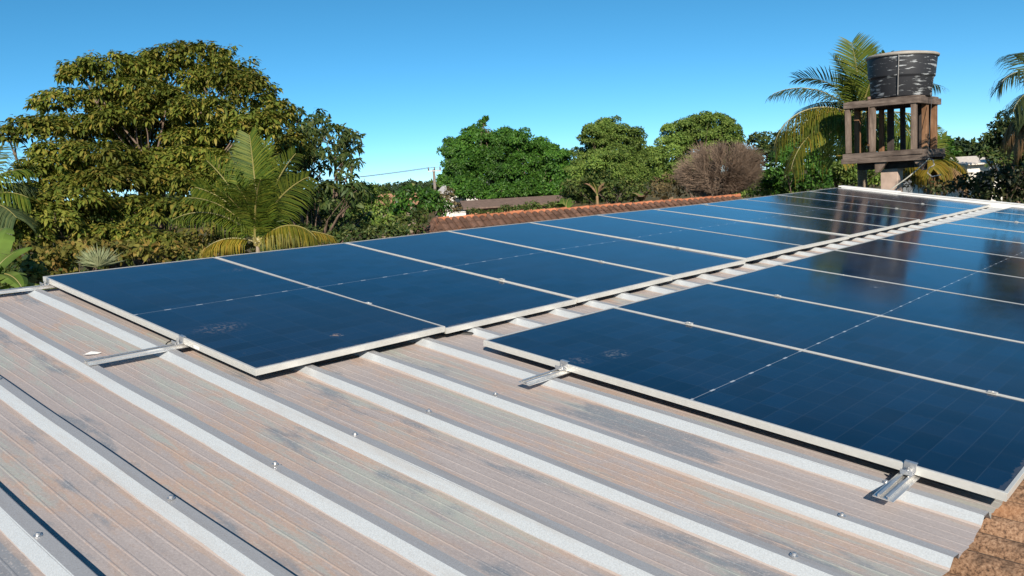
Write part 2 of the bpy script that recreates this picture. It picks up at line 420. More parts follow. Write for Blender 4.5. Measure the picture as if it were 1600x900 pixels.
def barrel_tiles(b, place, u0, u1, v0, v1, pitch=0.21, course=0.37, amp=0.038, nu=10, rag=0.012):
    """rows of half-round tiles; each course tucks under the one above"""
    r2 = np.random.default_rng(5)
    cols = int((u1 - u0) / pitch); rows = int((v0 - v1) / course)
    for c in range(cols):
        for r in range(rows):
            ju, jn, jr = r2.normal(0, 0.005), r2.normal(0, 0.003), r2.normal(0, rag)
            va = v0 - r * course + 0.03; vb = v0 - (r + 1) * course + jr
            vs = []; fs = []
            for (v, dn, w) in ((va, 0.0, 0.90), (vb, 0.022, 1.0)):
                for k in range(nu + 1):
                    a = math.pi * k / nu
                    vs.append(place(u0 + (c + 0.5) * pitch + ju - math.cos(a) * pitch * 0.38 * w, v, amp * (math.sin(a) * 1.25 * w) + dn + jn))
            n0 = nu + 1
            for k in range(nu):
                fs.append((k, n0 + k, n0 + k + 1, k + 1))
            # thickness at the lower lip
            base = len(vs)
            for k in range(nu + 1):
                a = math.pi * k / nu
                vs.append(place(u0 + (c + 0.5) * pitch + ju - math.cos(a) * pitch * 0.31, vb, amp * (math.sin(a) * 0.92) + 0.010 + jn))
            for k in range(nu): fs.append((n0 + k, base + k, base + k + 1, n0 + k + 1))
            # channel tile between the barrels
            q = len(vs)
            for (v, dn) in ((va, -0.012), (vb, 0.004)):
                for k in range(5):
                    vs.append(place(u0 + (c + 1) * pitch + ju + (k / 4 - 0.5) * pitch * 0.62, v, dn + 0.020 * (2 * (k / 4 - 0.5)) ** 2 * 2 - 0.008 + jn))
            for k in range(4): fs.append((q + k, q + 5 + k, q + 6 + k, q + k + 1))
            b.add(vs, fs)
b = MB(); barrel_tiles(b, lambda u, v, n: ROOF @ Vector((u, v, n - 0.188 + (v + 5.0) * 0.0)), -5.4, 13.0, -4.93, -7.9, 0.165, 0.36, 0.078)
b.build('tile_roof', M_TILE, house, smooth=False)
b = MB(); roofbox(b, -5.4, 12.9, -7.6, 0.0, -0.30, -0.235); b.build('roof_deck', simple('roof_timber', (0.16, 0.10, 0.06), 0.8), house)
b = MB()
zb = (ROOF @ Vector((0, -7.2, -0.3))).z
b.box((-5.2, -7.1, 0), (12.7, 3.6, zb)); 
b.build('wall', simple('lime_render', (0.55, 0.50, 0.43), 0.9, 0, 0.12, 2), house)
# white parapet flashing that closes the far end
b = MB()
for (v0, v1, n0, n1, u0, u1) in [(-7.6, -0.02, -0.30, 0.018, 12.80, 12.93)]:
    roofbox(b, u0, u1, v0, v1, n0, n1)
roofbox(b, 12.795, 12.99, -0.95, 0.03, 0.018, 0.040)
roofbox(b, 12.79, 12.95, -7.6, -0.955, 0.018, 0.028)
b.build('end_flashing', M_WHITE, house, bevel=0.006)

# ---------------------------------------------------------------- solar panels
def frame_mesh():
    prf = [(0, -0.030), (0, -0.001), (0.001, 0), (0.0125, 0), (0.0125, -0.0015), (0.003, -0.0015), (0.003, -0.028), (0.028, -0.028), (0.028, -0.030)]
    b = MB(); vs = []
    for (d, z) in prf: vs += [(d, -d, z), (PW - d, -d, z), (PW - d, -PL + d, z), (d, -PL + d, z)]
    fs = []; m = len(prf)
    for i in range(m):
        j = (i + 1) % m
        for k in range(4):
            k2 = (k + 1) % 4; fs.append((i*4+k, i*4+k2, j*4+k2, j*4+k))
    b.add(vs, fs); o = b.build('frame', M_ALU); me = o.data; bpy.data.objects.remove(o); return me
def cell_mesh():
    b = MB(); b.box((0.004, -PL + 0.004, -0.0065), (PW - 0.004, -0.004, -0.0022)); b.m = [1, 0, 0, 0, 0, 0]
    o = b.build('cell_sheet', [M_GLASS, M_BACK]); me = o.data; bpy.data.objects.remove(o); return me
def sticker_mesh():
    b = MB(); b.box((-0.0012, -1.90, -0.026), (-0.0002, -1.85, -0.012)); o = b.build('barcode_sticker', M_WHITE); me = o.data; bpy.data.objects.remove(o); return me
FR, CE, ST = frame_mesh(), cell_mesh(), sticker_mesh()
GAPV, DU = 0.2946, 1.127
zA0 = [.011, .016, .014, .020, .012, .012, .002, -.003, .005, .010, .016, .026]
zAL = [-.005, -.022, -.018, -.006, .005, .003, .008, .004, -.016, -.024, -.026, -.028]
zB0 = [-.014, -.011, -.006, .005, .014, .020, .020, .003, -.012, -.015, -.015]
zBL = [-.006, -.004, .0, .004, .006, .006, .006, 0, -.004, -.006, -.006]
def place_panel(u, v, a, b_, c, label, grp):
    """a: upper-left, b_: upper-right, c: lower-left corner offsets"""
    k = 0.65
    p0 = Vector((u, v, a * k)); ex = (Vector((u + PW, v, b_ * k)) - p0).normalized(); dn = (Vector((u, v - PL, c * k)) - p0).normalized()
    ey = -dn; ez = ex.cross(ey).normalized(); ey = ez.cross(ex)
    m = Matrix(((ex.x, ey.x, ez.x, p0.x), (ex.y, ey.y, ez.y, p0.y), (ex.z, ey.z, ez.z, p0.z), (0, 0, 0, 1)))
    t = empty('solar_panel', label=label, cat='solar panel', group=grp, mat=ROOF @ m)
    link('frame', FR, t, True); link('cell_sheet', CE, t, True)
    return t
ORD = ['nearest', 'second', 'third', 'fourth', 'fifth', 'sixth', 'seventh', 'eighth', 'ninth', 'tenth', 'eleventh']
for i in range(11):
    if i == 0: lab = 'dark blue solar panel with an orange bird dropping, nearest in the upper row'
    elif i == 10: lab = 'farthest dark solar panel of the upper row by the ridge, touching the white flashing'
    elif i == 1: lab = 'second solar panel from the near end of the upper row by the ridge'
    else: lab = '%s solar panel from the near end of the upper row by the ridge' % ORD[i]
    t = place_panel(i * PITCH, 0, zA0[i], zA0[i + 1], zAL[i], lab, 'solar panels in the upper row')
    if i == 0: link('barcode_sticker', ST, t, True)
for i in range(10):
    if i == 0: lab = 'dark blue solar panel with a pale scratched smear, nearest in the lower row'
    elif i == 9: lab = 'farthest solar panel of the lower row, beside the white flashing'
    else: lab = '%s solar panel from the near end of the lower row' % ORD[i]
    place_panel(i * PITCH + DU, -PL - GAPV, zB0[i], zB0[i + 1], zBL[i], lab, 'solar panels in the lower row')

# ---------------------------------------------------------------- mounting rails with clamps
def rail_mesh(u0, u1):
    sec = [(-0.034, 0), (0.034, 0), (0.034, 0.003), (0.018, 0.003), (0.018, 0.0152), (0.0085, 0.0152), (0.0085, 0.0127), (0.0145, 0.0127),
           (0.0145, 0.004), (-0.0145, 0.004), (-0.0145, 0.0127), (-0.0085, 0.0127), (-0.0085, 0.0152), (-0.018, 0.0152), (-0.018, 0.003), (-0.034, 0.003)]
    b = MB(); m = len(sec); vs = [(u0, y, z) for y, z in sec] + [(u1, y, z) for y, z in sec]
    b.add(vs, [(i, (i+1) % m, m + (i+1) % m, m + i)[::-1] for i in range(m)] + [tuple(range(m)), tuple(range(m, 2*m))[::-1]]); return b
def hex_bolt(b, x, y, z, r=0.0075, h=0.008):
    b.lathe([(0, z), (r, z), (r, z + h), (r * 0.8, z + h + 0.001), (0, z + h + 0.001)], 6, Matrix.Translation((x, y, 0)))
def rail(v, u0, ustart, n, label):
    t = empty('mounting_rail', label=label, cat='mounting rail', group='aluminium mounting rails under the panels', mat=ROOF @ Matrix.Translation((0, v, N_TOP + 0.0035)))
    rail_mesh(u0, 12.6).build('rail_profile', M_RAIL, t, True)
    # end clamp: foot in the rail, upright against the frame, lip over it
    b = MB(); x = ustart
    b.box((x - 0.040, -0.021, 0.0154), (x - 0.0015, 0.021, 0.0190)); b.box((x - 0.0050, -0.021, 0.0192), (x - 0.0012, 0.021, 0.0490))
    b.box((x - 0.0050, -0.021, 0.0492), (x + 0.0125, 0.021, 0.0522)); b.box((x - 0.0430, -0.021, 0.0192), (x - 0.0400, 0.021, 0.0340))
    e = b.build('end_clamp', M_STEEL, t, True, bevel=0.0008)
    b = MB(); hex_bolt(b, x - 0.022, 0, 0.0192, 0.0085, 0.010); b.lathe([(0, 0.029), (0.004, 0.029), (0.004, 0.042), (0, 0.042)], 8, Matrix.Translation((x - 0.022, 0, 0)))
    bo = b.build('bolt', M_STEEL, t, True); bo.parent = e
    for i in range(1, n):
        x = ustart + i * PITCH - 0.006
        b = MB(); b.box((x - 0.012, -0.020, 0.0475), (x + 0.012, 0.020, 0.0492)); hex_bolt(b, x, 0, 0.0493, 0.0045, 0.002); b.box((x - 0.004, -0.02, 0.0154), (x + 0.004, 0.02, 0.0474))
        b.build('mid_clamp', M_ALU, t, True, bevel=0.0008)
rail(-0.085, -1.9, 0.0, 11, 'aluminium rail along the ridge, running out past the upper row at the left edge')
rail(-1.735, -0.45, 0.0, 11, 'long aluminium rail end sticking out between two ribs left of the upper row')
rail(-3.205, 0.84, DU, 10, 'short aluminium rail end poking out at the top of the lower row')
rail(-4.76, 0.86, DU, 10, 'slotted aluminium rail end poking out nearest the clay tiles')

# cables and litter on the roof
def roof_tube(name, pts, r, mat, label, cat):
    b = MB(); 
    P = [Vector(p) for p in pts]; Q = []
    for i in range(len(P) - 1):
        a, bb = P[max(i-1, 0)], P[i]; c, d = P[i+1], P[min(i+2, len(P)-1)]
        for k in range(6):
            t = k / 6; Q.append(0.5 * ((2*bb) + (c - a) * t + (2*a - 5*bb + 4*c - d) * t*t + (3*bb - a - 3*c + d) * t**3))
    Q.append(P[-1]); b.tube([ROOF @ q for q in Q], r, 8)
    return tag(b.build(name, mat, smooth=True), label, cat)
roof_tube('cable', [(0.25, -1.60, -0.06), (0.03, -1.585, -0.055), (-0.015, -1.60, -0.075), (0.0, -1.625, -0.088), (0.06, -1.66, -0.088), (0.3, -1.70, -0.085)], 0.003, M_RUBBER,
          'thin black cable looping out beside the longest rail end', 'cable')
roof_tube('cable', [(0.3, -2.30, -0.075), (0.6, -2.325, -0.078), (1.15, -2.34, -0.07), (1.5, -2.32, -0.08), (2.4, -2.33, -0.07), (3.5, -2.32, -0.08), (5.2, -2.33, -0.075), (9, -2.33, -0.078)], 0.0032, M_RUBBER,
          'black wire hanging in the shade along the open edge of the upper row', 'cable')
roof_tube('conduit', [(1.20, -2.10, -0.078), (1.28, -2.30, -0.080), (1.50, -2.62, -0.081), (1.72, -2.95, -0.08)], 0.014, M_RUBBER,
          'black conduit crossing the gap between the two panel rows', 'conduit')
b = MB(); q = on_roof(305, 541, -0.06)
b.tube([q + NV * 0.02, q + NV * 0.0, q - NV * 0.016], [0.004, 0.006, 0.003], 8)
tag(b.build('cable_tie', M_WHITE, smooth=True), 'white cable tie end dangling under the frame of the nearest upper panel', 'cable tie')
def scrap(px, py, w, label, seed):
    r = random.Random(seed); q = on_roof(px, py, N_PAN + 0.004); b = MB(); vs = []; top = []
    for k in range(7):
        a = 2 * math.pi * k / 7; d = UV * math.cos(a) * w * r.uniform(.7, 1.2) + VV * math.sin(a) * w * 0.35 * r.uniform(.7, 1.2)
        h = NV * r.uniform(0.0, 0.012); vs.append(q + d + h); top.append(q + d + h + NV * 0.0012)
    n = len(vs); vs += top + [q + NV * 0.016, q + NV * 0.0145]
    fs = [(n + k, n + (k+1) % n, 2*n) for k in range(n)] + [((k+1) % n, k, 2*n+1) for k in range(n)] + [(k, (k+1) % n, n + (k+1) % n, n + k) for k in range(n)]
    b.add(vs, fs); tag(b.build('paper_scrap', M_WHITE), label, 'scrap')
scrap(143, 554, 0.04, 'white crumpled scrap lying on the metal roof near the longest rail end', 2)

# ---------------------------------------------------------------- foliage builders
def norm(a): return a / np.maximum(1e-9, np.linalg.norm(a, axis=-1, keepdims=True))
def leaves(P, D, Nrm, L, Wd, droop=0.3):
    """six-point leaves: P base, D direction, Nrm up side, L length, Wd width. returns verts, loops, sizes"""
    n = len(P); Sd = norm(np.cross(D, Nrm)); Up = norm(np.cross(Sd, D))
    L = np.asarray(L)[:, None]; Wd = np.asarray(Wd)[:, None]
    dn = np.zeros_like(P); dn[:, 2] = -1
    def c(t): return P + D * L * t + dn * (droop * L * t * t)
    v = np.stack([P, c(.33) + Sd*Wd*.5 + Up*Wd*.12, c(.70) + Sd*Wd*.38 + Up*Wd*.08, c(1.0), c(.70) - Sd*Wd*.38 + Up*Wd*.08, c(.33) - Sd*Wd*.5 + Up*Wd*.12], 1).reshape(-1, 3)
    o = (np.arange(n) * 6)[:, None]
    lp = (o + np.array([0, 1, 5, 1, 2, 4, 5, 2, 3, 4])[None]).ravel()
    return v, lp, np.tile([3, 4, 3], n)
def quads(P, D, Nrm, L, Wd):
    """simple four-point leaf blades for far crowns"""
    n = len(P); Sd = norm(np.cross(D, Nrm)); Up = norm(np.cross(Sd, D)); L = np.asarray(L)[:, None]; Wd = np.asarray(Wd)[:, None]
    v = np.stack([P, P + D*L*.5 + Sd*Wd*.5 + Up*Wd*.15, P + D*L, P + D*L*.5 - Sd*Wd*.5 + Up*Wd*.15], 1).reshape(-1, 3)
    o = (np.arange(n) * 4)[:, None]
    return v, (o + np.array([0, 1, 2, 0, 2, 3])[None]).ravel(), np.tile([3, 3], n)
def sph(n):
    a = rng.normal(size=(n, 3)); return norm(a)
CR = np.array(RH); CF = np.array(FH); CU = np.array([0, 0, 1.0])
def ell(center, rx, ry, rz, d):       # rx across the view, rz away, ry up
    return center + CR * (d[:, :1] * rx) + CF * (d[:, 1:2] * rz) + CU * (d[:, 2:3] * ry)
def lobes_from(lst, depth, spread):
    out = []
    for q in lst:
        px, py, rx, ry = q[:4]; dd = q[4] if len(q) > 4 else random.uniform(-1, 1) * spread
        d = depth + dd; k = d / FPX
        out.append((np.array(at(px, py, d)), rx * k, ry * k, 0.5 * (rx + ry) * k * 1.05))
    return out
def branch(b, p, q, r0, r1, wob=0.12, n=6, sides=6):
    p, q = Vector(p), Vector(q); L = (q - p).length; pts = []; rad = []
    off = Vector((random.uniform(-1, 1), random.uniform(-1, 1), random.uniform(0, 0.6))) * L * wob
    for i in range(n + 1):
        t = i / n; pts.append(p.lerp(q, t) + off * math.sin(math.pi * t) + Vector((random.uniform(-1, 1), random.uniform(-1, 1), random.uniform(-1, 1))) * L * 0.012)
        rad.append(r0 + (r1 - r0) * t)
    b.tube(pts, rad, sides); return pts
def wood(root, lobes, base, fork_h, r, bark, twigs=3):
    b = MB(); top = Vector((base.x, base.y, fork_h)); branch(b, base, top, r, r * 0.72, 0.05, 6, 8); b.build('trunk', bark, root, smooth=True)
    b = MB()
    for (c, rx, ry, rz) in lobes:
        e = Vector(c) - Vector((0, 0, ry * 0.5)); st = top + Vector((random.uniform(-1, 1), random.uniform(-1, 1), random.uniform(-.5, .3))) * r
        pts = branch(b, st, e, r * 0.34, r * 0.08, 0.14, 7)
        for _ in range(twigs):
            d = sph(1)[0]; d[2] = abs(d[2]) * .8; tip = Vector(c) + RH * (d[0] * rx * .85) + FH * (d[1] * rz * .85) + Vector((0, 0, d[2] * ry * .75))
            branch(b, pts[random.randint(3, 6)], tip, r * 0.12, r * 0.03, 0.12, 5, 5)
    b.build('branch', bark, root, smooth=True)
def crown_mesh(name, lobes, mat, per_m2, size, sub=14, subr=0.34, width=0.45, drop=0.15, fill=0.25, shell=0.35, six=False):
    """sub-clumps over each lobe, leaves over each sub-clump: uneven outline, gaps and shaded hollows"""
    Ps, Ds, Ns, Ls = [], [], [], []
    for (c, rx, ry, rz) in lobes:
        rm = (rx * ry * rz) ** (1 / 3); ns = max(5, int(sub * random.uniform(.8, 1.2)))
        d = sph(ns * 2); d = d[(d[:, 2] > -0.75)][:ns]; jit = rng.uniform(.62, 1.08, (len(d), 1))
        cc = ell(c, rx, ry, rz, d * jit); sr = rm * subr * rng.uniform(.7, 1.35, len(d))
        for k in range(len(d)):
            nl = max(8, int(per_m2 * (1.3 if six else 2.6) * 4 * math.pi * sr[k] ** 2))
            s = sph(nl); s[:, 2] = np.where(s[:, 2] < -0.3, -s[:, 2] * .6, s[:, 2]); s = norm(s)
            rad = sr[k] * (1 - shell * rng.random((nl, 1)) ** 1.5) * np.array([1, 1, 0.8])
            Ps.append(cc[k] + s * rad)
            o = norm(s + 0.5 * d[k] + rng.normal(0, .45, (nl, 3))); dd = norm(np.cross(o, rng.normal(size=(nl, 3)))) + o * 0.45
            dd[:, 2] -= drop * 2; Ds.append(norm(dd)); Ns.append(o); Ls.append(size * rng.uniform(.65, 1.3, nl))
        nf = int(fill * per_m2 * 1.7 * 4 * math.pi * rm ** 2)
        if nf:
            s = sph(nf) * rng.random((nf, 1)) ** (1 / 3) * .85; Ps.append(ell(c, rx, ry, rz, s)); o = sph(nf)
            Ds.append(norm(np.cross(o, sph(nf)))); Ns.append(o); Ls.append(size * 1.3 * rng.uniform(.8, 1.3, nf))
    P, D, Nn, L = (np.concatenate(x) for x in (Ps, Ds, Ns, Ls))
    if six: v, lp, sz = leaves(P, D, Nn, L, L * width, drop)
    else: v, lp, sz = quads(P, D, Nn, L, L * width)
    return np_mesh(name, v, lp, sz, mat)
BARK = simple('bark', (0.16, 0.11, 0.08), 0.9, 0, 0.4, 14, (1, 1, .3), 0.4)
BARK_PALE = simple('pale_bark', (0.30, 0.24, 0.18), 0.9, 0, 0.3, 14, (1, 1, .3), 0.3)
def tree(name, label, cat, lst, depth, mat, per_m2, size, spread=1.0, r=0.12, fork=None, group=None, bark=BARK, base_px=None, trunk=True, **kw):
    lobes = lobes_from(lst, depth, spread)
    cx = np.mean([l[0] for l in lobes], 0); lo = min(l[0][2] - l[1 + 1] for l in lobes)
    base = Vector((cx[0], cx[1], 0))
    if base_px: p = at(base_px[0], base_px[1], depth); base = Vector((p.x, p.y, 0))
    root = empty(name, base, label, cat, group)
    if trunk: wood(root, lobes, base, fork if fork else max(0.4, lo * 0.75), r, bark)
    me = crown_mesh('crown', lobes, mat, per_m2, size, **kw); link('crown', me, root)
    return root

# ---- the big broad-leaved tree on the left: tiers of drooping rosettes
L_BIG = leaf_mat('olive_leaf', [(0.058, 0.086, 0.013), (0.104, 0.136, 0.021), (0.152, 0.176, 0.028), (0.194, 0.197, 0.034), (0.266, 0.202, 0.040)], 0.22, 0.42, 0.5, 0.6)
def rosette_crown(lobes, mat, dens, L0, nleaf=(9, 14), lowcut=-0.2):
    Ps, Ds, Ns, Ls = [], [], [], []
    for (c, rx, ry, rz) in lobes:
        n = int(dens * (rx * rz + rx * ry + ry * rz) * 4.2)
        d = sph(n * 3); d = d[d[:, 2] > lowcut][:n]; n = len(d)
        far = rng.uniform(.72, 1.06, (n, 1)); far = np.where(rng.random((n, 1)) < .07, far * rng.uniform(1.15, 1.5, (n, 1)), far)
        cc = ell(c, rx, ry, rz, d * far)
        for k in range(n):
            m = rng.integers(*nleaf); a = rng.uniform(0, 6.283, m); tilt = rng.uniform(-0.9, 0.35, m)
            h = np.stack([np.cos(a) * np.cos(tilt), np.sin(a) * np.cos(tilt), np.sin(tilt)], 1)
            h = norm(h + 0.55 * d[k] * np.array([1, 1, .4])); Ps.append(cc[k] + h * 0.03 + rng.normal(0, .02, (m, 3))); Ds.append(h)
            u = np.tile([0, 0, 1.0], (m, 1)) + h * .3 + rng.normal(0, .25, (m, 3)); Ns.append(norm(u)); Ls.append(L0 * rng.uniform(.65, 1.2, m))
    P, D, Nn, L = (np.concatenate(x) for x in (Ps, Ds, Ns, Ls))
    v, lp, sz = leaves(P, D, Nn, L, L * rng.uniform(.36, .48, len(L)), 0.35)
    return np_mesh('crown', v, lp, sz, mat)
BIG = [(290, 92, 70, 24), (262, 118, 70, 24), (345, 125, 60, 28), (175, 108, 70, 22), (130, 118, 36, 18), (395, 150, 34, 34), (210, 142, 62, 20),
       (115, 160, 62, 22), (255, 160, 50, 20), (55, 200, 46, 20), (12, 214, 20, 16), (120, 200, 70, 22), (190, 185, 50, 22), (320, 175, 50, 26), (90, 235, 40, 18),
       (150, 240, 55, 22), (290, 215, 36, 18), (365, 205, 44, 26), (240, 250, 46, 20), (300, 250, 50, 22), (400, 200, 36, 30),
       (100, 290, 66, 18), (165, 280, 60, 18), (225, 280, 56, 22), (60, 300, 30, 16), (290, 290, 60, 24), (70, 345, 50, 20), (140, 330, 60, 18), (210, 325, 56, 20), (120, 362, 56, 20), (45, 372, 32, 18),
       (70, 262, 46, 20), (115, 312, 56, 20), (60, 325, 40, 18), (100, 265, 44, 18), (355, 262, 46, 28), (395, 262, 40, 30), (260, 335, 50, 22), (180, 372, 60, 20), (250, 378, 46, 16), (330, 320, 46, 26), (430, 180, 28, 24)]
def big_tree():
    lobes = lobes_from([q + (-(q[1] - 190) / 190 * 3.2 + random.uniform(-.7, .7),) for q in BIG], 15.8, 0)
    p = at(225, 380, 16); base = Vector((p.x, p.y, 0))
    root = empty('broadleaf_tree', base, 'large olive green spreading tree with drooping leaf clusters at the left of the roof', 'tree')
    wood(root, lobes[::2], base, 3.0, 0.17, BARK, 2)
    # the same kind of growth on the side away from the house
    core = lobes_from([(px, py, 56, 30, random.uniform(1.0, 2.2)) for px, py in ((205, 170), (260, 175), (320, 200), (240, 215), (300, 240), (170, 215), (355, 235), (215, 255), (275, 270), (330, 285), (150, 265), (380, 285))], 15.8, 0)
    rear = core + [(c + CF * random.uniform(1.5, 3.2) + CR * random.uniform(-.4, .4) - CU * .25, rx * .8, ry, rz) for (c, rx, ry, rz) in lobes[::5]]
    link('crown', rosette_crown(lobes + rear, L_BIG, 54, 0.112, (10, 15), -0.30), root)
big_tree()
L_DK = leaf_mat('dark_green_leaf', [(0.024, 0.051, 0.015), (0.045, 0.078, 0.021), (0.072, 0.102, 0.027), (0.112, 0.128, 0.033)], 0.2, 0.4, 0.5, 0.8)
tree('broadleaf_tree', 'dark green tree with airy outline standing behind the young coconut palm', 'tree',
     [(455, 190, 26, 22), (500, 195, 28, 20), (470, 225, 40, 26), (520, 215, 34, 26), (548, 225, 18, 24), (500, 255, 46, 26), (545, 262, 20, 24), (455, 265, 40, 28), (530, 300, 40, 24), (480, 305, 48, 28), (555, 300, 16, 18),
      (545, 335, 34, 24), (470, 345, 60, 26), (520, 360, 50, 20), (430, 230, 30, 30), (420, 300, 40, 34)], 19, L_DK, 75, 0.13, 1.4, 0.16, base_px=(490, 380), sub=18, subr=0.30, width=.36, drop=.35, fill=.12, six=True)

# ---------------------------------------------------------------- palms
L_PALM = leaf_mat('palm_leaflet', [(0.044, 0.082, 0.013), (0.076, 0.118, 0.015), (0.120, 0.152, 0.020), (0.163, 0.178, 0.024)], 0.3, 0.35, 0.5, 0.5)
L_PALMY = leaf_mat('yellowing_leaflet', [(0.115, 0.121, 0.018), (0.196, 0.172, 0.023), (0.299, 0.213, 0.029), (0.345, 0.218, 0.034)], 0.3, 0.4, 0.4, 0.5)
L_LIME = leaf_mat('lime_leaflet', [(0.09, 0.105, 0.014), (0.15, 0.155, 0.02), (0.22, 0.20, 0.028), (0.27, 0.20, 0.03)], 0.3, 0.4, 0.4, 0.5)
L_PALMD = leaf_mat('dry_leaflet', [(0.20, 0.12, 0.055), (0.28, 0.18, 0.09), (0.15, 0.09, 0.045)], 0.15, 0.7, 0.2, 0.5)
L_PALMB = leaf_mat('grey_green_leaflet', [(0.047, 0.074, 0.030), (0.074, 0.101, 0.041), (0.115, 0.135, 0.047)], 0.25, 0.35, 0.6, 0.5)
STEM = simple('palm_stalk', (0.22, 0.19, 0.06), 0.5, 0, 0.2, 6)
STEMD = simple('dry_stalk', (0.25, 0.16, 0.08), 0.7, 0, 0.2, 6)
PTRUNK = simple('palm_trunk', (0.26, 0.21, 0.16), 0.9, 0, 0.35, 10, (1, 1, 6), 0.5)
def frond(root, base, az, el, length, bend, leaf, mat, stem=STEM, hang=0.5, n=58, roll=0.0, bare=0.10, width=0.027, curl=0.0, lift=0.0):
    """one feather leaf: arching midrib, leaflets down both sides. az 0 = picture right, 90 = away"""
    steps = 24; p = Vector(base); pts = [p.copy()]; tang = []; a = math.radians(az); e0 = math.radians(el)
    for i in range(steps):
        t = (i + 0.5) / steps; e = e0 - math.radians(bend) * t ** 1.35; aa = a + math.radians(curl) * t
        d = (RH * math.cos(aa) + FH * math.sin(aa)) * math.cos(e) + Vector((0, 0, math.sin(e)))
        tang.append(d); p = p + d * (length / steps); pts.append(p.copy())
    b = MB(); b.tube(pts, [0.022 * (length / 2) ** .5 * (1 - 0.88 * i / steps) + 0.002 for i in range(steps + 1)], 5)
    V, F = [], []
    for sgn in (-1, 1):
        for k in range(n):
            t = bare + (1 - bare) * (k + random.uniform(0.2, .8)) / n
            i = min(steps - 1, int(t * steps)); fr = t * steps - i; q = pts[i].lerp(pts[i + 1], min(1, fr)); tg = tang[i]
            sd = tg.cross(Vector((0, 0, 1)))
            if sd.length < .05: sd = Vector((-math.sin(a) * RH.x, -math.sin(a) * RH.y, 0)) + FH * math.cos(a)
            sd.normalize(); up = sd.cross(tg).normalized()
            rr = math.radians(roll); sd, up = sd * math.cos(rr) + up * math.sin(rr), up * math.cos(rr) - sd * math.sin(rr)
            ll = leaf * (0.45 + 0.75 * math.sin(math.pi * min(1, 0.18 + t * 0.80)) ) * random.uniform(.88, 1.1)
            fwd_ = 0.55 + 0.8 * max(0, t - .55)
            d = (sd * sgn + tg * fwd_ + up * (lift + random.uniform(-.08, .16))).normalized()
            h = hang * random.uniform(.8, 1.2); w = width * random.uniform(.8, 1.15); m = len(V)
            wd = (d.cross(up)).normalized() * w * .5
            c1 = q + d * ll * .35 - Vector((0, 0, ll * h * .10)); c2 = q + d * ll * .70 - Vector((0, 0, ll * h * .42)); c3 = q + d * ll * (1 - .25 * h) - Vector((0, 0, ll * h * .95))
            V += [q + wd * .5, q - wd * .5, c1 - wd, c1 + wd, c2 - wd * .75, c2 + wd * .75, c3]
            F += [(m, m+1, m+2, m+3), (m+3, m+2, m+4, m+5), (m+5, m+4, m+6)]
    b2 = MB(); b2.add(V, F)
    nst = len(b.f); b.add(b2.v, b2.f, 1)
    return b.build('frond', [stem, mat], root)
def palm(name, label, px, py, depth, fronds, trunk_r=0.11, group=None, lean=(0, 0), spear=None):
    c = at(px, py, depth); base = Vector((c.x + lean[0], c.y + lean[1], 0)); root = empty(name, base, label, 'palm tree', group)
    b = MB(); n = 14; pts = [base.lerp(c, i / n) + Vector((math.sin(i * 1.3) * .01, math.cos(i * 1.7) * .01, 0)) for i in range(n + 1)]
    b.tube(pts, [trunk_r * (1.35 - 0.5 * min(1, i / 4)) * (1 if i < n - 1 else (.7 if i == n - 1 else .25)) for i in range(n + 1)], 10); b.build('trunk', PTRUNK, root, smooth=True)
    for f in fronds:
        kw = dict(leaf=.62, mat=L_PALM); kw.update(f); frond(root, c + Vector((random.uniform(-.04, .04), random.uniform(-.04, .04), random.uniform(0, .08))), **kw)
    return root
palm('coconut_palm', 'young coconut palm with upright feathery fronds rising behind the nearest upper panels', 403, 385, 11.2, [
    dict(width=.017, az=165, el=76, length=1.29, bend=34, leaf=0.40, roll=-62, hang=.22, lift=.35), dict(width=.017, az=112, el=88, length=1.44, bend=16, leaf=0.40, roll=30, hang=.15, n=80, lift=.4), dict(width=.017, az=75, el=84, length=1.38, bend=22, leaf=0.38, hang=.2, lift=.35),
    dict(width=.017, az=30, el=78, length=1.29, bend=34, leaf=0.40, roll=58, hang=.3, lift=.2), dict(width=.017, az=8, el=70, length=1.20, bend=50, leaf=0.38, roll=62, hang=.35), dict(width=.017, az=172, el=66, length=1.20, bend=52, leaf=0.40, hang=.3, roll=-60),
    dict(width=.017, az=180, el=50, length=1.26, bend=76, leaf=0.30, hang=.8), dict(width=.017, az=-10, el=50, length=0.98, bend=110, leaf=0.37, hang=.85, mat=L_LIME, n=80), dict(width=.017, az=2, el=20, length=1.07, bend=46, leaf=0.21, hang=.9, mat=L_PALMY),
    dict(width=.017, az=250, el=82, length=0.89, bend=40, leaf=0.38, hang=.4, roll=10), dict(width=.017, az=300, el=76, length=1.07, bend=50, leaf=0.38, hang=.4), dict(width=.017, az=235, el=74, length=0.98, bend=50, leaf=0.35, hang=.45), dict(width=.017, az=90, el=64, length=1.33, bend=56, leaf=0.40, hang=.35),
    dict(width=.017, az=196, el=22, length=0.64, bend=60, leaf=0.22, hang=.95, mat=L_PALMY), dict(width=.017, az=140, el=80, length=1.33, bend=26, leaf=0.42, hang=.2, roll=-45, lift=.2), dict(width=.017, az=205, el=66, length=1.07, bend=64, leaf=0.35, hang=.5)], 0.09)
palm('coconut_palm', 'dark leafy palm cut by the left edge of the photo', -62, 352, 12.5, [
    dict(az=20, el=70, length=1.25, bend=70, hang=.6), dict(az=-5, el=50, length=1.3, bend=80, hang=.7), dict(az=40, el=60, length=1.2, bend=80, hang=.6, mat=L_PALMB),
    dict(az=-30, el=30, length=1.5, bend=70, hang=.9, mat=L_PALMB), dict(az=10, el=15, length=1.4, bend=60, hang=.9, mat=L_PALMB), dict(az=70, el=75, length=1.5, bend=50, mat=L_PALMB), dict(az=180, el=60, length=1.6, bend=70), dict(az=130, el=65, length=1.6, bend=70)], 0.10)
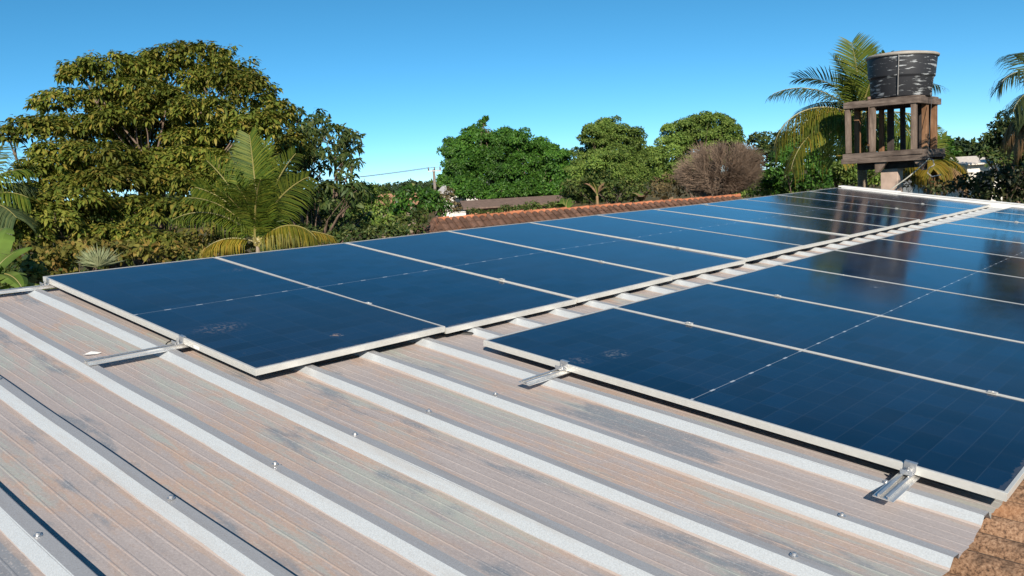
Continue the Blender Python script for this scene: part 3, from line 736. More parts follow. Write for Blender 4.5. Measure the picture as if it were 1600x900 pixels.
palm('coconut_palm', 'tall palm with drooping yellow lower fronds directly behind the water tank stand', 1347, 190, 20.5, [
    dict(az=100, el=86, length=1.9, bend=18, leaf=.75, roll=25, hang=.12, mat=L_PALM, lift=.5), dict(az=60, el=82, length=1.8, bend=25, leaf=.7, hang=.15, mat=L_PALM, lift=.5), dict(az=140, el=80, length=1.7, bend=30, leaf=.7, hang=.2, mat=L_PALMB, lift=.4),
    dict(az=300, el=80, length=1.6, bend=40, leaf=.7, hang=.25, mat=L_PALM, lift=.5), dict(az=172, el=52, length=2.35, bend=75, leaf=.62, hang=.55, mat=L_PALMB), dict(az=158, el=66, length=2.0, bend=70, leaf=.75, hang=.25, mat=L_PALMB, roll=-20, lift=.3),
    dict(az=20, el=70, length=2.2, bend=60, leaf=.75, hang=.4, mat=L_PALMB), dict(az=0, el=55, length=2.2, bend=80, hang=.6, mat=L_PALMB), dict(az=-15, el=20, length=2.0, bend=90, hang=.9, mat=L_PALM),
    dict(az=180, el=34, length=2.75, bend=122, leaf=.72, hang=.95, mat=L_LIME, n=66), dict(az=195, el=8, length=2.5, bend=85, leaf=.7, hang=.95, mat=L_LIME, n=60), dict(az=230, el=0, length=2.0, bend=65, leaf=.75, hang=.95, mat=L_PALMY),
    dict(az=250, el=20, length=1.8, bend=100, leaf=.7, hang=.95, mat=L_PALM), dict(az=165, el=20, length=1.9, bend=60, leaf=.6, hang=.8, mat=L_PALM), dict(az=300, el=10, length=1.9, bend=95, leaf=.7, hang=.95, mat=L_PALM), dict(az=190, el=25, length=1.7, bend=70, hang=.8), dict(az=120, el=40, length=2.2, bend=80, hang=.6, mat=L_PALMB)], 0.13)
palm('coconut_palm', 'low yellowing palm drooping between the tank stand and the white houses', 1452, 262, 19.5, [
    dict(az=0, el=22, length=1.05, bend=95, leaf=.45, hang=1.0, mat=L_PALMY, n=44), dict(az=30, el=45, length=.9, bend=80, leaf=.4, hang=.9, mat=L_PALM), dict(az=200, el=35, length=.7, bend=90, leaf=.5, hang=1.0, mat=L_PALMY), dict(az=250, el=30, length=.8, bend=90, leaf=.5, hang=1.0, mat=L_PALMY),
    dict(az=330, el=10, length=.9, bend=80, leaf=.45, hang=1.0, mat=L_PALMD), dict(az=290, el=10, length=.7, bend=80, leaf=.5, hang=1.0, mat=L_PALMD), dict(az=120, el=75, length=1.3, bend=45, leaf=.45, hang=.4), dict(az=60, el=80, length=1.2, bend=55, leaf=.45, hang=.4)], 0.08)
palm('date_palm', 'palm with curled grey fronds and a brown dead skirt at the right edge', 1648, 150, 14.0, [
    dict(az=176, el=66, length=1.15, bend=135, leaf=.42, hang=.75, mat=L_PALMB, n=44, lift=.2), dict(az=188, el=20, length=.95, bend=95, leaf=.42, hang=.8, mat=L_PALMB, n=44), dict(az=205, el=0, length=.95, bend=75, leaf=.40, hang=.8, mat=L_PALMB),
    dict(az=200, el=-30, length=1.05, bend=55, leaf=.34, hang=1.0, mat=L_PALMD, stem=STEMD), dict(az=180, el=-25, length=1.15, bend=60, leaf=.36, hang=1.0, mat=L_PALMD, stem=STEMD), dict(az=225, el=-35, length=1.15, bend=50, leaf=.36, hang=1.0, mat=L_PALMD, stem=STEMD), dict(az=160, el=-20, length=1.05, bend=60, leaf=.36, hang=1.0, mat=L_PALMD, stem=STEMD),
    dict(az=90, el=70, length=1.5, bend=80, mat=L_PALMB), dict(az=0, el=60, length=1.5, bend=80, mat=L_PALMB), dict(az=280, el=50, length=1.3, bend=90, mat=L_PALMB), dict(az=240, el=60, length=1.0, bend=110, leaf=.4, mat=L_PALMB), dict(az=330, el=30, length=1.4, bend=80, mat=L_PALMB)], 0.13)

# ---------------------------------------------------------------- shrubs and middle-distance trees
random.seed(23); rng = np.random.default_rng(8)
L_OLV = leaf_mat('olive_shrub_leaf', [(0.065, 0.078, 0.016), (0.117, 0.114, 0.023), (0.169, 0.150, 0.033), (0.221, 0.143, 0.039)], 0.22, 0.5, 0.35, 1.5)
L_MNG = leaf_mat('mango_leaf', [(0.022, 0.068, 0.012), (0.041, 0.115, 0.016), (0.066, 0.166, 0.022), (0.097, 0.200, 0.028)], 0.2, 0.35, 0.5, 0.35)
L_MID = leaf_mat('mid_green_leaf', [(0.061, 0.108, 0.024), (0.105, 0.175, 0.031), (0.153, 0.230, 0.044), (0.215, 0.268, 0.059)], 0.22, 0.45, 0.45, 0.4)
L_BSH = leaf_mat('bush_leaf', [(0.031, 0.059, 0.017), (0.056, 0.095, 0.022), (0.091, 0.126, 0.028), (0.140, 0.147, 0.042)], 0.22, 0.45, 0.4, 0.9)
L_DRY = leaf_mat('dry_bush_leaf', [(0.085, 0.075, 0.035), (0.13, 0.10, 0.05), (0.17, 0.13, 0.065)], 0.15, 0.7, 0.2, 1.0)
L_SHD = leaf_mat('shaded_leaf', [(0.012, 0.022, 0.008), (0.022, 0.036, 0.011), (0.04, 0.05, 0.016), (0.10, 0.10, 0.04)], 0.12, 0.4, 0.5, 0.8)  # bush in shadow: shade painted into the leaf tints, palest tint for highlights
L_GRS = leaf_mat('dry_grass_blade', [(0.20, 0.14, 0.065), (0.26, 0.16, 0.075), (0.14, 0.12, 0.04), (0.09, 0.10, 0.03)], 0.15, 0.7, 0.2, 1.0)
def shrub(label, lst, depth, mat, per, size, spread=.5, cat='shrub', name='shrub', group=None, **kw):
    k = dict(sub=12, subr=.36, fill=.3); k.update(kw)
    return tree(name, label, cat, lst, depth, mat, per, size, spread, 0.04, group=group, **k)
shrub('olive brown shrub growing low under the large olive tree', [(60, 400, 40, 22), (110, 400, 45, 24), (90, 420, 40, 18), (230, 392, 50, 16), (180, 400, 40, 18), (160, 392, 50, 16)], 11.5, L_OLV, 110, 0.085, width=.5, six=True)
shrub('yellow green shrub with reddish flecks left of the young coconut palm', [(300, 375, 34, 18), (350, 365, 30, 20), (270, 400, 34, 16), (330, 392, 40, 18), (375, 380, 24, 22)], 11.9, L_OLV, 120, 0.075, width=.5, six=True)
shrub('dark creeper covered shrub behind the right of the young coconut palm', [(450, 375, 40, 20), (500, 372, 40, 16), (560, 368, 40, 14), (600, 362, 36, 14), (470, 395, 40, 14)], 16, L_DK, 90, 0.08)
shrub('yellow green bush left of the distant utility pole', [(572, 300, 18, 18), (580, 320, 22, 22), (568, 345, 30, 24), (600, 345, 22, 20), (545, 350, 24, 22)], 23, L_MID, 60, 0.11)
shrub('bright green spreading bush in front of the utility pole', [(650, 305, 32, 16), (635, 325, 28, 18), (672, 318, 26, 18), (618, 335, 20, 16), (690, 325, 16, 14)], 27, L_MNG, 42, 0.14)
shrub('scrubby low bush at the foot of the tiled roof hip', [(630, 355, 34, 18), (600, 372, 30, 16), (655, 340, 20, 10)], 24, L_BSH, 55, 0.11)
shrub('low weeds growing in front of the brown roofed shed', [(820, 324, 20, 8), (856, 322, 22, 11), (742, 332, 16, 7), (788, 328, 16, 6), (765, 334, 14, 5)], 33, L_BSH, 60, 0.10, .3)
shrub('dry olive bush under the utility pole', [(695, 308, 16, 14), (705, 322, 14, 14), (682, 325, 14, 12)], 34, L_DRY, 40, 0.12)
tree('mango_tree', 'dense bright green mango tree with a twig sticking up', 'tree',
     [(715, 235, 26, 18), (745, 222, 28, 16), (785, 225, 30, 18), (815, 222, 26, 16), (845, 235, 26, 18), (872, 250, 22, 18), (730, 255, 38, 20), (775, 250, 36, 22), (820, 252, 36, 22), (860, 265, 30, 18), (720, 275, 30, 18), (840, 280, 34, 16), (880, 275, 18, 18),
      (745, 203, 10, 7, 0), (753, 193, 5, 6, 0), (759, 186, 2, 4, 0), (735, 298, 24, 18, -2), (720, 288, 18, 14, -2), (790, 300, 24, 14, -2.2), (765, 305, 16, 10, -2), (822, 296, 20, 14, -2), (850, 300, 22, 12, -2), (880, 300, 20, 14, -2), (775, 275, 34, 14, -.6), (808, 283, 28, 12, -.4), (790, 268, 30, 12, -1)], 44, L_MNG, 60, 0.15, 1.0, 0.16, base_px=(785, 300), sub=30, subr=.36, width=.4, fill=.45)
tree('rounded_tree', 'rounded grey green tree between the mango and the leafless bush', 'tree',
     [(955, 203, 26, 16), (930, 215, 24, 20), (975, 218, 26, 22), (925, 245, 28, 24), (960, 245, 36, 26), (1000, 240, 20, 20), (915, 272, 26, 22), (965, 272, 40, 24), (1005, 265, 22, 24), (1025, 250, 16, 18), (955, 258, 34, 22, -1.6), (985, 275, 28, 18, -1.6)], 38, L_MID, 84, 0.112, .9, 0.12, base_px=(960, 300), sub=28, subr=.37, width=.45, fill=.35)
tree('rounded_tree', 'rounded tree rising behind the leafless brown bush', 'tree',
     [(1090, 195, 26, 14), (1120, 196, 24, 14), (1060, 212, 26, 18), (1100, 215, 34, 22), (1140, 212, 20, 18), (1050, 240, 26, 24), (1090, 245, 36, 26), (1040, 268, 26, 22), (1080, 275, 36, 22), (1140, 240, 20, 22)], 46, L_MID, 70, 0.125, 1.0, 0.12, base_px=(1090, 300), sub=28, subr=.37, width=.45, fill=.35)
shrub('dark flowering bush behind the orange ridge tiles', [(905, 292, 26, 14), (940, 288, 30, 16), (970, 295, 26, 14), (925, 308, 36, 14), (975, 308, 26, 12), (1000, 295, 18, 16), (890, 308, 16, 10)], 32, L_BSH, 42, 0.12)
shrub('dull olive thicket at the left foot of the leafless brown bush', [(1045, 285, 24, 16), (1075, 290, 28, 18), (1030, 300, 20, 12), (1100, 300, 30, 10)], 33, L_DRY, 34, 0.12)
tree('broadleaf_tree', 'dark tree with ragged top right of the leafless brown bush', 'tree',
     [(1185, 222, 16, 14), (1210, 225, 20, 16), (1195, 245, 26, 18), (1225, 240, 22, 22)], 40, L_DK, 30, 0.18, 1.0, 0.15, base_px=(1200, 290), sub=14, subr=.34)
tree('rounded_tree', 'bright green bushy tree left of the drooping yellow fronds', 'tree',
     [(1240, 240, 30, 18), (1225, 262, 28, 22), (1258, 265, 30, 24), (1235, 288, 34, 20), (1275, 285, 24, 20), (1210, 285, 18, 16)], 30, L_MNG, 60, 0.12, .9, 0.1, base_px=(1240, 300), sub=20, subr=.34, width=.45)
tree('broadleaf_tree', 'olive green sloping tree behind the palm and tank stand', 'tree',
     [(1285, 190, 26, 16), (1310, 180, 24, 12), (1265, 210, 30, 18), (1300, 208, 36, 20), (1245, 222, 22, 14), (1340, 200, 30, 24), (1300, 235, 40, 22), (1340, 240, 40, 26), (1380, 225, 30, 24), (1300, 270, 40, 24), (1350, 275, 44, 22), (1420, 260, 30, 20)], 34, L_MID, 52, 0.13, 1.4, 0.14, base_px=(1310, 300), sub=20, subr=.34)
tree('broadleaf_tree', 'dark green tree just right of the tank stand posts', 'tree', [(1474, 222, 12, 9), (1466, 232, 16, 12), (1484, 236, 10, 8), (1470, 250, 20, 14)], 32, L_MNG, 40, 0.14, .5, 0.1, base_px=(1470, 290), sub=14)
tree('rounded_tree', 'large dark tree behind the dead palm skirt at the right edge', 'tree',
     [(1572, 192, 20, 14), (1556, 212, 20, 16), (1590, 205, 22, 18), (1548, 232, 14, 14), (1572, 235, 26, 18), (1605, 228, 24, 22), (1625, 205, 24, 24), (1600, 255, 30, 16), (1560, 250, 16, 10), (1540, 238, 8, 8)], 36, L_DK, 30, 0.18, 1.2, 0.2, base_px=(1590, 290), sub=16)
shrub('dark leafy shrub in the lower right behind the white flashing', [(1470, 296, 22, 12), (1505, 290, 26, 16), (1540, 292, 30, 20), (1575, 280, 28, 22), (1600, 296, 30, 22), (1560, 308, 40, 14), (1520, 305, 30, 12), (1610, 270, 22, 20), (1630, 295, 30, 30)], 16.5, L_SHD, 95, 0.09, sub=14, six=True)
shrub('dry straw coloured grass clump under the yellowing palm', [(1420, 285, 22, 10), (1450, 290, 26, 12), (1480, 288, 18, 10), (1435, 272, 18, 8), (1470, 272, 18, 8)], 20.5, L_GRS, 80, 0.16, width=.14, drop=.3, cat='grass clump', name='grass_clump')

shrub('mixed green shrub at the right foot of the leafless brown bush', [(1185, 296, 22, 14), (1210, 298, 22, 14), (1200, 280, 20, 14), (1225, 300, 20, 12), (1170, 305, 20, 8)], 33, L_MID, 34, 0.13)
# leafless bush: hundreds of fine twigs fanning from a few stems
def bare_bush():
    dp = 30.0; base = at(1118, 316, dp); gb = Vector((base.x, base.y, 0)); c = at(1125, 262, dp); k = dp / FPX
    root = empty('bare_bush', gb, 'leafless brown bush, a rounded mass of fine dry twigs', 'bush')
    m1 = simple('dry_twig', (0.185, 0.13, 0.092), 0.85, 0, 0.35, 3); m2 = simple('dry_branch', (0.27, 0.20, 0.15), 0.85, 0, 0.3, 4)
    b = MB(); b.tube([gb, gb.lerp(base, .5) + Vector((.05, 0, 0)), base], [.12, .10, .09], 7); b.build('trunk', m2, root, smooth=True)
    bb = MB(); bt = MB(); r2 = random.Random(4)
    limbs = []
    for i in range(70):
        a = r2.uniform(0, 2 * math.pi); e = r2.uniform(0.05, 1.0); d = RH * math.cos(a) * 1.0 + FH * math.sin(a) * .8
        tip = c + RH * math.cos(a) * 70 * k * math.cos(e) * .75 + FH * math.sin(a) * 60 * k * math.cos(e) * .75 + Vector((0, 0, (math.sin(e) * 1.35 - .55) * 42 * k))
        mid = base.lerp(tip, .5) + d * .15 + Vector((0, 0, -.05)); pts = [base, base.lerp(mid, .6), mid, mid.lerp(tip, .55) + Vector((0, 0, .05)), tip]
        bb.tube(pts, [.026, .022, .016, .010, .005], 5); limbs.append(pts)
    for i in range(8800):
        pts = limbs[r2.randrange(70)]; j = r2.choice((1, 2, 2, 3, 3, 3)); s = pts[j].lerp(pts[j + 1] if j < 4 else pts[j], r2.random())
        out = (s - (c - Vector((0, 0, 25 * k)))); out.normalize()
        d = (out + Vector((r2.gauss(0, .45), r2.gauss(0, .45), r2.gauss(.25, .4)))).normalized()
        Lh = r2.uniform(.35, .85)
        e = s + d * Lh
        q = e - c; x = q.dot(RH) / (74 * k); y = q.dot(FH) / (64 * k); z = q.z / (44 * k); rr = math.sqrt(x*x + y*y + z*z)
        th = math.atan2(y, x); lim = 1.0 + 0.045 * math.sin(3 * th + 6 * z) + 0.04 * math.sin(7 * th - 4 * z) + r2.gauss(0, .035)
        if rr > lim: e = c + q / rr * lim
        m = (s + e) * .5 + Vector((r2.gauss(0, .03), r2.gauss(0, .03), r2.gauss(.03, .03)))
        bt.tube([s, m, e], [.0062, .005, .0022], 3, cap=False)
    bb.build('branch', m2, root); bt.build('twig_mass', m1, root)
bare_bush()

# banana leaves: broad blade, arched midrib, torn slits
M_BAN = leaf_mat('banana_blade', [(0.10, 0.17, 0.03), (0.13, 0.20, 0.04), (0.16, 0.22, 0.05)], 0.3, 0.4, 0.5, 2)
M_BAND = leaf_mat('dry_banana_blade', [(0.30, 0.19, 0.11), (0.38, 0.24, 0.15), (0.24, 0.15, 0.09)], 0.25, 0.8, 0.2, 1)
def banana_leaf(root, base, az, el, length, bend, w, mat, tears=8, fold=0.25, stem=STEM):
    steps = 26; p = Vector(base); pts = [p.copy()]; a = math.radians(az); e0 = math.radians(el); tg = []
    for i in range(steps):
        t = (i + .5) / steps; e = e0 - math.radians(bend) * t ** 1.3
        d = (RH * math.cos(a) + FH * math.sin(a)) * math.cos(e) + Vector((0, 0, math.sin(e))); tg.append(d); p = p + d * length / steps; pts.append(p.copy())
    b = MB(); b.tube(pts, [.022 * (1 - .85 * i / steps) for i in range(steps + 1)], 6)
    sd = (RH * -math.sin(a) + FH * math.cos(a)).normalized()
    for sgn in (-1, 1):
        cut = set(random.sample(range(5, steps), tears)); run = []
        def flush(run):
            if len(run) < 2: return
            vs = []; sag = random.uniform(-.10, .12)
            for (i) in run:
                t = i / steps; ww = w * math.sin(math.pi * min(1, max(0, (t - .12) / .9))) ** .55 if t > .12 else 0
                up = sd.cross(tg[min(i, steps - 1)]).normalized()
                if up.z < 0: up = -up
                o = sd * sgn
                vs += [pts[i], pts[i] + o * ww * .5 + up * ww * fold * .4, pts[i] + o * ww + up * (ww * (fold * .1 + sag)) - Vector((0, 0, ww * .15))]
            fs = []
            for q in range(len(run) - 1):
                for k in range(2): fs.append((q*3+k, q*3+k+1, (q+1)*3+k+1, (q+1)*3+k))
            b.add(vs, fs, 1)
        for i in range(3, steps + 1):
            run.append(i)
            if i in cut: flush(run); run = [i]
        flush(run)
    return b.build('leaf', [stem, mat], root)
p = at(-26, 478, 7.6); bp = Vector((p.x, p.y, 0))
ban = empty('banana_plant', bp, 'banana plant with broad torn light green leaf at the left edge', 'banana plant')
b = MB(); top = at(-22, 464, 7.6); b.tube([bp, bp.lerp(top, .5), top], [.12, .09, .06], 9); b.build('stem', simple('banana_stem', (0.16, 0.2, 0.07), .6), ban, smooth=True)
banana_leaf(ban, top, 40, 75, 0.62, 70, .15, M_BAN, 6); banana_leaf(ban, top, -25, 62, 0.62, 120, .16, M_BAN, 7); banana_leaf(ban, top, -60, 70, .6, 100, .15, M_BAN, 6)
banana_leaf(ban, top, 170, 70, .9, 80, .18, M_BAN, 7); banana_leaf(ban, top, 100, 75, .9, 70, .18, M_BAN, 7); banana_leaf(ban, top, 5, 30, .55, 60, .11, M_BAN, 5)
shrub('small glossy dark green plant beside the banana leaf', [(45, 418, 14, 12), (54, 432, 12, 10), (38, 437, 12, 8)], 8.6, L_DK, 120, 0.10, .2, cat='plant', name='leafy_plant', width=.5, six=True)
# dry banana clumps near the leafless bush
def dry_banana(label, px, py, dp, n, sc, green=1):
    top = at(px, py, dp); bp = Vector((top.x, top.y, 0)); r = empty('banana_plant', bp, label, 'banana plant', 'banana plants behind the tiled roof')
    b = MB(); b.tube([bp, top - Vector((0, 0, .5))], [.09, .05], 7); b.build('stem', STEMD, r, smooth=True)
    for i in range(n): banana_leaf(r, top - Vector((0, 0, .5)), random.uniform(0, 360), random.uniform(68, 86), sc * random.uniform(.9, 1.4), random.uniform(50, 120), .26 * sc, M_BAND if i >= green else M_BAN, 6)
dry_banana('withered banana plant with a yellow leaf just above the orange ridge tiles', 1002, 298, 30, 5, .62, 2)
dry_banana('pair of withered banana leaves left below the leafless brown bush', 1040, 305, 30, 5, .55, 1)
dry_banana('withered banana leaf standing over the dark flowering bush', 932, 285, 31, 4, .6, 1)
dry_banana('green banana clump between the mango tree and the dark flowering bush', 882, 312, 30, 6, .6, 6)
# spiky fan palm beside the ridge
def spiky():
    c = at(158, 424, 8.6); g = Vector((c.x, c.y, 0)); r = empty('fan_palm', g, 'small grey green plant with stiff spiky fan leaves showing over the ridge', 'palm')
    mt = leaf_mat('spiky_blade', [(0.16, 0.19, 0.10), (0.24, 0.27, 0.15), (0.30, 0.32, 0.18)], .2, .5, .4, 2)
    b = MB(); b.tube([g, c], [.06, .05], 8); b.build('stem', PTRUNK, r, smooth=True)
    for k in range(7):
        a = math.radians(random.uniform(0, 360)); e = math.radians(random.uniform(40, 80)); ax = (RH * math.cos(a) + FH * math.sin(a)) * math.cos(e) + Vector((0, 0, math.sin(e)))
        V, F = [], []; sd = ax.cross(Vector((0.1, 0.2, 1))).normalized(); q = c + ax * .06
        for j in range(17):
            th = math.radians(-75 + 150 * j / 16); d = ax * math.cos(th) + sd * math.sin(th); d = (d + Vector((0, 0, random.uniform(-.1, .1)))).normalized(); ll = random.uniform(.18, .27)
            w = sd.cross(d).cross(d).normalized() * .007; m = len(V)
            V += [q, q + d * ll * .5 + w, q + d * ll, q + d * ll * .5 - w]; F += [(m, m+1, m+2, m+3)]
        bb = MB(); bb.add(V, F); bb.build('fan_leaf', mt, r)
spiky()

# ---------------------------------------------------------------- water tank and its timber stand
Zup = Vector((0, 0, 1))
TH = math.radians(17); C0 = at(1431, 150, 16.7)
SH = flat(C0 - CAM); SR = Vector((SH.y, -SH.x, 0))              # sight line and its right
XL = (-SR * math.cos(TH) + SH * math.sin(TH)).normalized()      # along the wide front, to the left
YR = (SR * math.sin(TH) + SH * math.cos(TH)).normalized()       # along the right side, away
TS = 1.40
TB = Matrix(((XL.x, YR.x, 0, C0.x), (XL.y, YR.y, 0, C0.y), (0, 0, 1, 0), (0, 0, 0, 1)))
zt = C0.z
def wood_mat(name, c1, c2, c3):
    n = N(name); g = n.noise(n.mapped((14, 14, 1.6)), 1.2, 6, .7); z = n.noise(n.mapped((1, 1, 1)), 2.6, 4)
    c = n.ramp(g, [(.3, c1), (.55, c2), (.75, c3)]).outputs[0]; c = n.mix(n.ramp(z, [(.45, 0.), (.65, .6)]).outputs[0], c, c1)
    n.set(Base_Color=c, Roughness=.88, Specular_IOR_Level=.2); n.bump(g.outputs[0], .5, .01); return n.m
M_WGREY = wood_mat('grey_weathered_timber', (0.085, 0.062, 0.048), (0.22, 0.165, 0.13), (0.35, 0.27, 0.21))
M_WORG = wood_mat('sunlit_orange_timber', (0.11, 0.055, 0.028), (0.26, 0.14, 0.075), (0.36, 0.22, 0.13))  # orange glow of the sunlit posts put into the timber colour
def wood_mat_h():
    n = N('grey_weathered_beam'); g = n.noise(n.mapped((1.6, 1.6, 16)), 1.2, 6, .7); z = n.noise(n.mapped((1, 1, 1)), 2.2, 4)
    c = n.ramp(g, [(.3, (0.06, 0.045, 0.037)), (.55, (0.18, 0.14, 0.115)), (.75, (0.30, 0.24, 0.195))]).outputs[0]; c = n.mix(n.ramp(z, [(.45, 0.), (.62, .6)]).outputs[0], c, (0.05, 0.036, 0.03))
    n.set(Base_Color=c, Roughness=.88, Specular_IOR_Level=.2); n.bump(g.outputs[0], .5, .01); return n.m
M_BEAM = wood_mat_h()
CONC = simple('pinkish_concrete', (0.46, 0.34, 0.27), .9, 0, .16, 5, (1, 1, 1), .25)
DARKC = simple('dark_timber', (0.05, 0.038, 0.032), .9, 0, .4, 6)  # darker timber for inner posts and the parts under the platform
pc = TB @ Vector((TS * .5, TS * .5, 0))
stand = empty('tank_stand', (pc.x, pc.y, 0), 'weathered timber cage on one concrete column holding up the black tank', 'tank stand')
def tb(name, lo, hi, mat, tw=0.0, par=stand, bev=.006):
    b = MB(); c = Vector(((lo[0]+hi[0])/2, (lo[1]+hi[1])/2, (lo[2]+hi[2])/2)); M = TB @ Matrix.Translation(c) @ Matrix.Rotation(tw, 4, 'Y') @ Matrix.Translation(-c)
    b.box(lo, hi, M); return b.build(name, mat, par, bevel=bev)
zp0, zp1 = zt - 1.035, zt - .13
tb('top_beam', (-.05, -.02, zt - .125), (TS + .02, .08, zt), M_BEAM, -.012)
tb('top_beam', (-.055, .085, zt - .135), (.05, TS, zt - .005), M_BEAM)
tb('top_beam', (TS - .09, .085, zt - .13), (TS + .01, TS, zt - .004), M_BEAM)
tb('top_beam', (-.05, TS + .004, zt - .13), (TS + .02, TS + .09, zt - .003), M_BEAM)
for i in range(6): tb('deck_plank', (-.03, .10 + i * .215, zt + .002), (TS, .30 + i * .215, zt + .028), M_BEAM)
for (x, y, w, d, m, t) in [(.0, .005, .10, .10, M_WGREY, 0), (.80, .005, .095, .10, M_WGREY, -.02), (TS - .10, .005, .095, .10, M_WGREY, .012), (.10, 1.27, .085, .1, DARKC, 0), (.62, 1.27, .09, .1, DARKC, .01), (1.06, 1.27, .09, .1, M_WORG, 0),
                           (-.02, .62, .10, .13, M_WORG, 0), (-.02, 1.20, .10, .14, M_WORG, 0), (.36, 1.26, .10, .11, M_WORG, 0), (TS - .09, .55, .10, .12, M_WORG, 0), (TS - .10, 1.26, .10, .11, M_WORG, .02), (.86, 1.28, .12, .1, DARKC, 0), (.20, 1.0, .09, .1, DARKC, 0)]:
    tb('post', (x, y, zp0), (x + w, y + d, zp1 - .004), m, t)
tb('lower_beam', (-.10, -.03, zp0 - .105), (TS + .04, .09, zp0 - .002), M_BEAM, .012)
tb('lower_beam', (-.20, -.035, zp0 - .215), (TS + .07, .095, zp0 - .112), M_BEAM)
tb('lower_beam', (-.12, .097, zp0 - .12), (.02, TS + .12, zp0 - .004), M_BEAM)
tb('lower_beam', (TS - .10, .097, zp0 - .12), (TS + .02, TS + .1, zp0 - .004), M_BEAM)
tb('lower_beam', (-.10, TS + .03, zp0 - .23), (TS + .04, TS + .14, zp0 - .01), M_BEAM)
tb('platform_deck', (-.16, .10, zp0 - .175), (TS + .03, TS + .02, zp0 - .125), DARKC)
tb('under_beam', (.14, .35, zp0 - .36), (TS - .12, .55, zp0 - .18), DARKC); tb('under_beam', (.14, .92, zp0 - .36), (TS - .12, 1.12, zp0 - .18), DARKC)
def corbel(x0, x1, flip):
    b = MB(); y0, y1 = .02, .13; zz = zp0 - .218
    pr = [(x0, zz), (x1, zz), (x1 if flip else x0, zz - .20), ((x1 - .08) if flip else (x0 + .08), zz - .20)]
    vs = [TB @ Vector((x, y, z)) for y in (y0, y1) for x, z in pr]
    b.add(vs, [(0, 1, 2, 3), (7, 6, 5, 4), (0, 4, 5, 1), (1, 5, 6, 2), (2, 6, 7, 3), (3, 7, 4, 0)]); b.build('bracket', M_WGREY, stand)
corbel(.56, .80, True); corbel(-.18, .06, False)
cx = .60
b = MB(); b.box((cx - .17, .26, 0), (cx + .17, .60, zp0 - .362), TB); b.build('column', CONC, stand, bevel=.012)
# tank
M_TANK = N('scuffed_black_plastic')
def tank_mat(n):
    c = n.mapped((2.6, 2.6, 17)); z = n.noise(c, 1.5, 5, .62); w = n.noise(n.mapped((1, 1, 1)), 1.3, 2)
    s = n.math('ADD', z.outputs[0], n.math('MULTIPLY', n.math('SUBTRACT', w.outputs[0], .5), .55))
    r = n.new('ShaderNodeValToRGB'); n.t.links.new(s, r.inputs[0]); e = r.color_ramp.elements; e[0].position = .545; e[0].color = (.026, .027, .031, 1); e[1].position = .615; e[1].color = (.38, .40, .41, 1)
    n.set(Base_Color=r.outputs[0], Roughness=.55, Specular_IOR_Level=.35)
tank_mat(M_TANK)
tc = TB @ Vector((.50, .66, 0)); TM = Matrix.Translation((tc.x, tc.y, zt + .029)) @ Matrix.Rotation(math.radians(2.2), 4, FH)
tank = empty('water_tank', mat=TM, label='round black plastic water tank with white scuffs on the timber stand', cat='water tank')
b = MB(); b.lathe([(0, .001), (.56, .001), (.575, .02), (.60, .36), (.615, .40), (.632, .41), (.635, .43), (.66, .76), (.66, .80)], 64); b.build('tank_body', M_TANK.m, tank, True, smooth=True)
M_LID = simple('dusty_grey_plastic', (.34, .31, .27), .7, 0, .2, 5)
b = MB(); b.lathe([(.62, .798), (.675, .800), (.695, .812), (.697, .845), (.67, .862), (.45, .90), (.15, .945), (0, .95)], 64); b.build('lid', M_LID, tank, True, smooth=True)
b = MB(); aq = -.62
for (r1, z1, r2_, z2) in [(.585, .03, .685, .80)]:
    ang = math.atan2((-FH).dot(Vector((0, 1, 0))), (-FH).dot(Vector((1, 0, 0)))) - .52
    b.tube([(r1 * math.cos(ang) * 1.03, r1 * math.sin(ang) * 1.03, z1), (.645 * math.cos(ang) * 1.01, .645 * math.sin(ang) * 1.01, .42), (r2_ * math.cos(ang) * 1.01, r2_ * math.sin(ang) * 1.01, z2)], .011, 8)
b.build('strap', simple('grey_strap', (.22, .21, .2), .7), tank, True)
b = MB(); q1 = TB @ Vector((.90, -.01, 0)); q1.z = zt + .03
b.tube([q1 + Vector((0, 0, -.9)), q1 + Vector((0, 0, .0))], .008, 6); b.lathe([(0, 0), (.035, 0), (.035, .05), (0, .055)], 10, Matrix.Translation(q1))
tag(b.build('water_pipe', simple('brown_pipe', (.20, .12, .09), .6)), 'thin pipe with a pink fitting running down the front of the tank stand', 'pipe')
b = MB(); a1 = at(1452, 247, 16.8); a2 = at(1391, 296, 16.6); pts = [a1.lerp(a2, i / 10) - Vector((0, 0, .04 * math.sin(math.pi * i / 10))) for i in range(11)]; pts += [Vector((a2.x, a2.y, a2.z - 1.2))]
b.tube(pts, .013, 8); tag(b.build('hose', simple('grey_hose', (.34, .33, .28), .6), smooth=True), 'grey hose slanting from the right bracket of the tank stand across the column', 'hose')
b = MB(); pts = [at(1453, 248, 16.8), at(1458, 250, 16.75), at(1460, 258, 16.7), at(1452, 262, 16.75), at(1449, 270, 16.8), at(1456, 276, 16.8), at(1470, 273, 16.9)]
b.tube(pts, .012, 8); tag(b.build('hose', simple('white_hose', (.5, .46, .42), .6), smooth=True), 'short looped white hose hanging off the right corner of the tank stand', 'hose')
b = MB(); w1 = at(1459, 84, 17.2); w2 = at(1456, 150, 17.0); b.tube([w1, w2], .005, 6); b.tube([w2, at(1450, 245, 16.9)], .005, 6); tag(b.build('wire', M_RUBBER), 'thin dark wire dropping from the right rim of the tank', 'wire')

